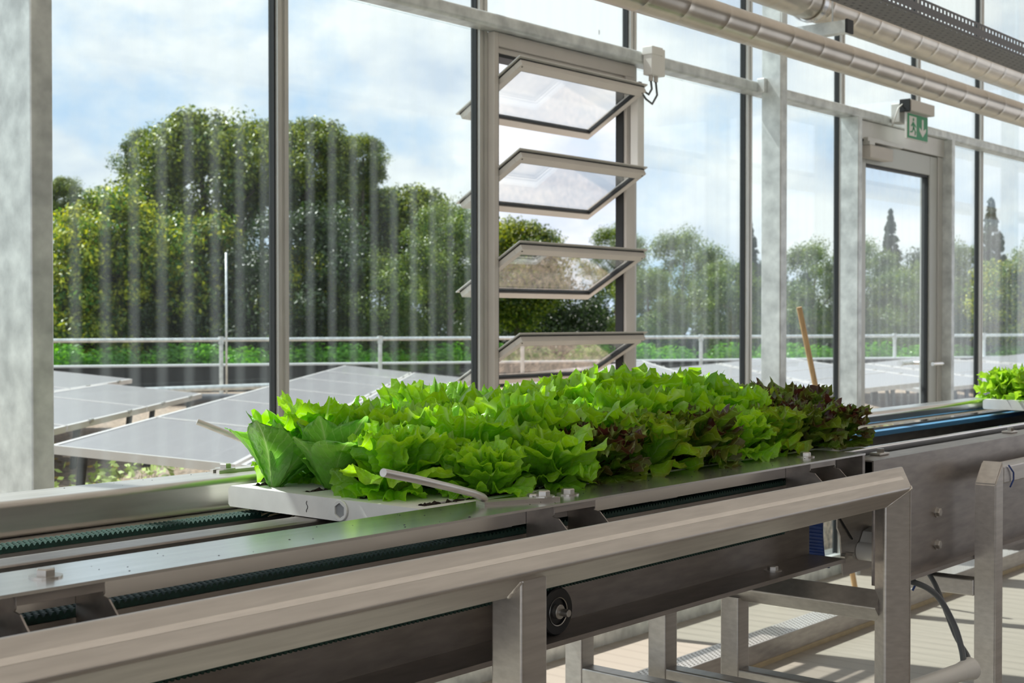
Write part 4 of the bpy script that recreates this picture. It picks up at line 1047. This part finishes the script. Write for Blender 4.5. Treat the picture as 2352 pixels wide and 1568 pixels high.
TM = {'u': tree_mesh('crown', 8, 90, 420, 'hedge', .04, G3), 'a': tree_mesh('crown', 1, 105, 330, 'round', .030, G1), 'b': tree_mesh('crown', 2, 90, 340, 'round', .036, G2), 'c': tree_mesh('crown', 3, 70, 430, 'round', .024, G3),
      'd': tree_mesh('crown', 4, 80, 400, 'round', .022, G4), 'k': tree_mesh('crown', 5, 230, 150, 'cone', .026, G3), 'h': tree_mesh('crown', 6, 46, 420, 'hedge', .030, GH)}
TR = [trunk_mesh(k) for k in range(3)]
def tree(kind, px, D, ytop, halfw, zlow, lab, cat='tree', nm='deciduous_tree', grp='trees beyond the roof', wide=1.0):
    zt = zat(ytop, D); rx = halfw / FPX * D; rz = (zt - zlow) / 2
    if kind not in 'khu': rz = min(rz, rx * 1.05)
    if kind == 'k': rz = min(rz, rx * 2.1)
    p = far(px, D, zt - rz)
    root = tag(empty(nm, p, R.uniform(0, 6.28)), lab, cat, grp)
    o = bpy.data.objects.new('crown', TM[kind]); COL.objects.link(o); o.parent = root; o.scale = (rx, rx * wide, rz)
    if kind not in 'hu':
        t = bpy.data.objects.new('trunk', TR[int(px) % 3]); COL.objects.link(t); t.parent = root; t.scale = (rx, rx * wide, rz)
    return root
T = tree
T('a', 465, 29, 250, 190, -2, 'tall spreading tree whose round crown rises highest on the left')
T('a', 350, 31, 292, 90, -2, 'leafy crown on the left shoulder of the tallest tree')
T('a', 600, 31, 272, 100, -2, 'leafy crown on the right shoulder of the tallest tree')
T('b', 240, 25.8, 435, 150, -2.5, 'yellowish green tree at the left edge in front of the tall tree')
T('b', 470, 27.1, 500, 170, -2.2, 'yellow-green leafy tree low in front of the tallest tree')
T('b', 190, 25.7, 560, 160, -2.2, 'low yellow-green tree beside the leftmost steel column')
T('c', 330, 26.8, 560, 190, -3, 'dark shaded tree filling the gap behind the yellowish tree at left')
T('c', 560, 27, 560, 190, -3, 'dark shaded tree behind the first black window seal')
T('a', 150, 30, 405, 55, -1, 'small tree top showing at the far left beside the steel column')
T('a', 705, 29, 268, 120, -2, 'tall tree with uneven top just right of the first window bar')
T('a', 835, 30, 308, 66, -2, 'narrow tall tree crown right of the uneven-topped tree')
T('a', 800, 31, 400, 150, -2, 'broad crown filling the middle below the two tall tops')
T('c', 700, 26.7, 470, 200, -3, 'dark green tree below the uneven-topped tree')
T('b', 690, 26.7, 570, 120, -1.8, 'yellow-green low tree seen behind the first window bar')
T('a', 930, 31, 420, 130, -3, 'mid-height tree left of the louvre window')
T('d', 1030, 27, 470, 130, -3, 'greyish green tree directly left of the louvre window')
T('d', 870, 26.3, 590, 130, -3, 'lower green tree between the second window bars')
T('d', 1010, 28.2, 640, 110, -3, 'small green tree low beside the left jamb of the louvre window')
T('a', 1190, 30, 498, 130, -3, 'round green tree seen through the louvre slats')
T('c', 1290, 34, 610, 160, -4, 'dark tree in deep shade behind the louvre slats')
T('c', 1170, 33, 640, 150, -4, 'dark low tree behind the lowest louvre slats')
T('d', 1415, 32, 520, 80, -3, 'tree seen behind the right jamb of the louvre window')
T('d', 1570, 33, 532, 110, -3, 'greyish green tree right of the louvre window')
T('d', 1490, 29.3, 620, 100, -3, 'low green tree just right of the louvre window')
T('k', 1722, 36, 500, 50, -4, 'narrow dark tree left of the second steel column', nm='conifer_tree')
T('d', 1670, 31, 600, 100, -3, 'rounded green tree beside the second steel column')
T('d', 1870, 31, 560, 110, -3, 'light green tree between the second steel column and the door')
T('c', 1780, 38, 600, 130, -4, 'dark tree mostly hidden by the second steel column')
T('k', 2045, 38, 480, 66, -5, 'dark conifer with a pointed top seen through the exit door', nm='conifer_tree')
T('d', 1985, 32, 555, 90, -3, 'light green tree at the left in the exit door glass')
T('d', 2080, 30, 620, 110, -3, 'green tree low in the exit door glass')
T('c', 2150, 38, 570, 120, -4, 'dark tree behind the right stile of the exit door')
T('k', 2275, 34, 455, 90, -5, 'large dark conifer at the right of the photo', nm='conifer_tree')
T('d', 2190, 31, 560, 100, -3, 'green tree just right of the exit door')
T('b', 2310, 29.8, 600, 100, -3, 'pale yellowish tree at the right edge of the photo')
T('d', 2440, 30.1, 520, 130, -3, 'green tree beyond the right edge of the photo')
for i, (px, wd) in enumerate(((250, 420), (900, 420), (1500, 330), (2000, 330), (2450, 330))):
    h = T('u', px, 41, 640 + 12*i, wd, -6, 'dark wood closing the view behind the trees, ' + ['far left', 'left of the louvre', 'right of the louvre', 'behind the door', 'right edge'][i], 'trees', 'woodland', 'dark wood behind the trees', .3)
    h.rotation_euler.z = YAW - pi/2
for i, (px, D) in enumerate(((330, 23.4), (640, 24.0), (960, 24.6), (1300, 25.4), (1620, 26.2), (1950, 27.2), (2280, 28.2))):
    h = T('h', px, D + 1, 764, 235, -1.2, 'clipped green hedge behind the guard rail, ' + ['far left', 'near the first window bar', 'left of the louvre', 'behind the louvre', 'right of the louvre', 'behind the door', 'right edge'][i], 'hedge', 'hedge', 'hedge sections behind the guard rail', .35)
    h.rotation_euler.z = YAW - pi/2 + .25
# pieces modelled in world coordinates under a part: cancel that part's own (identity local) transform
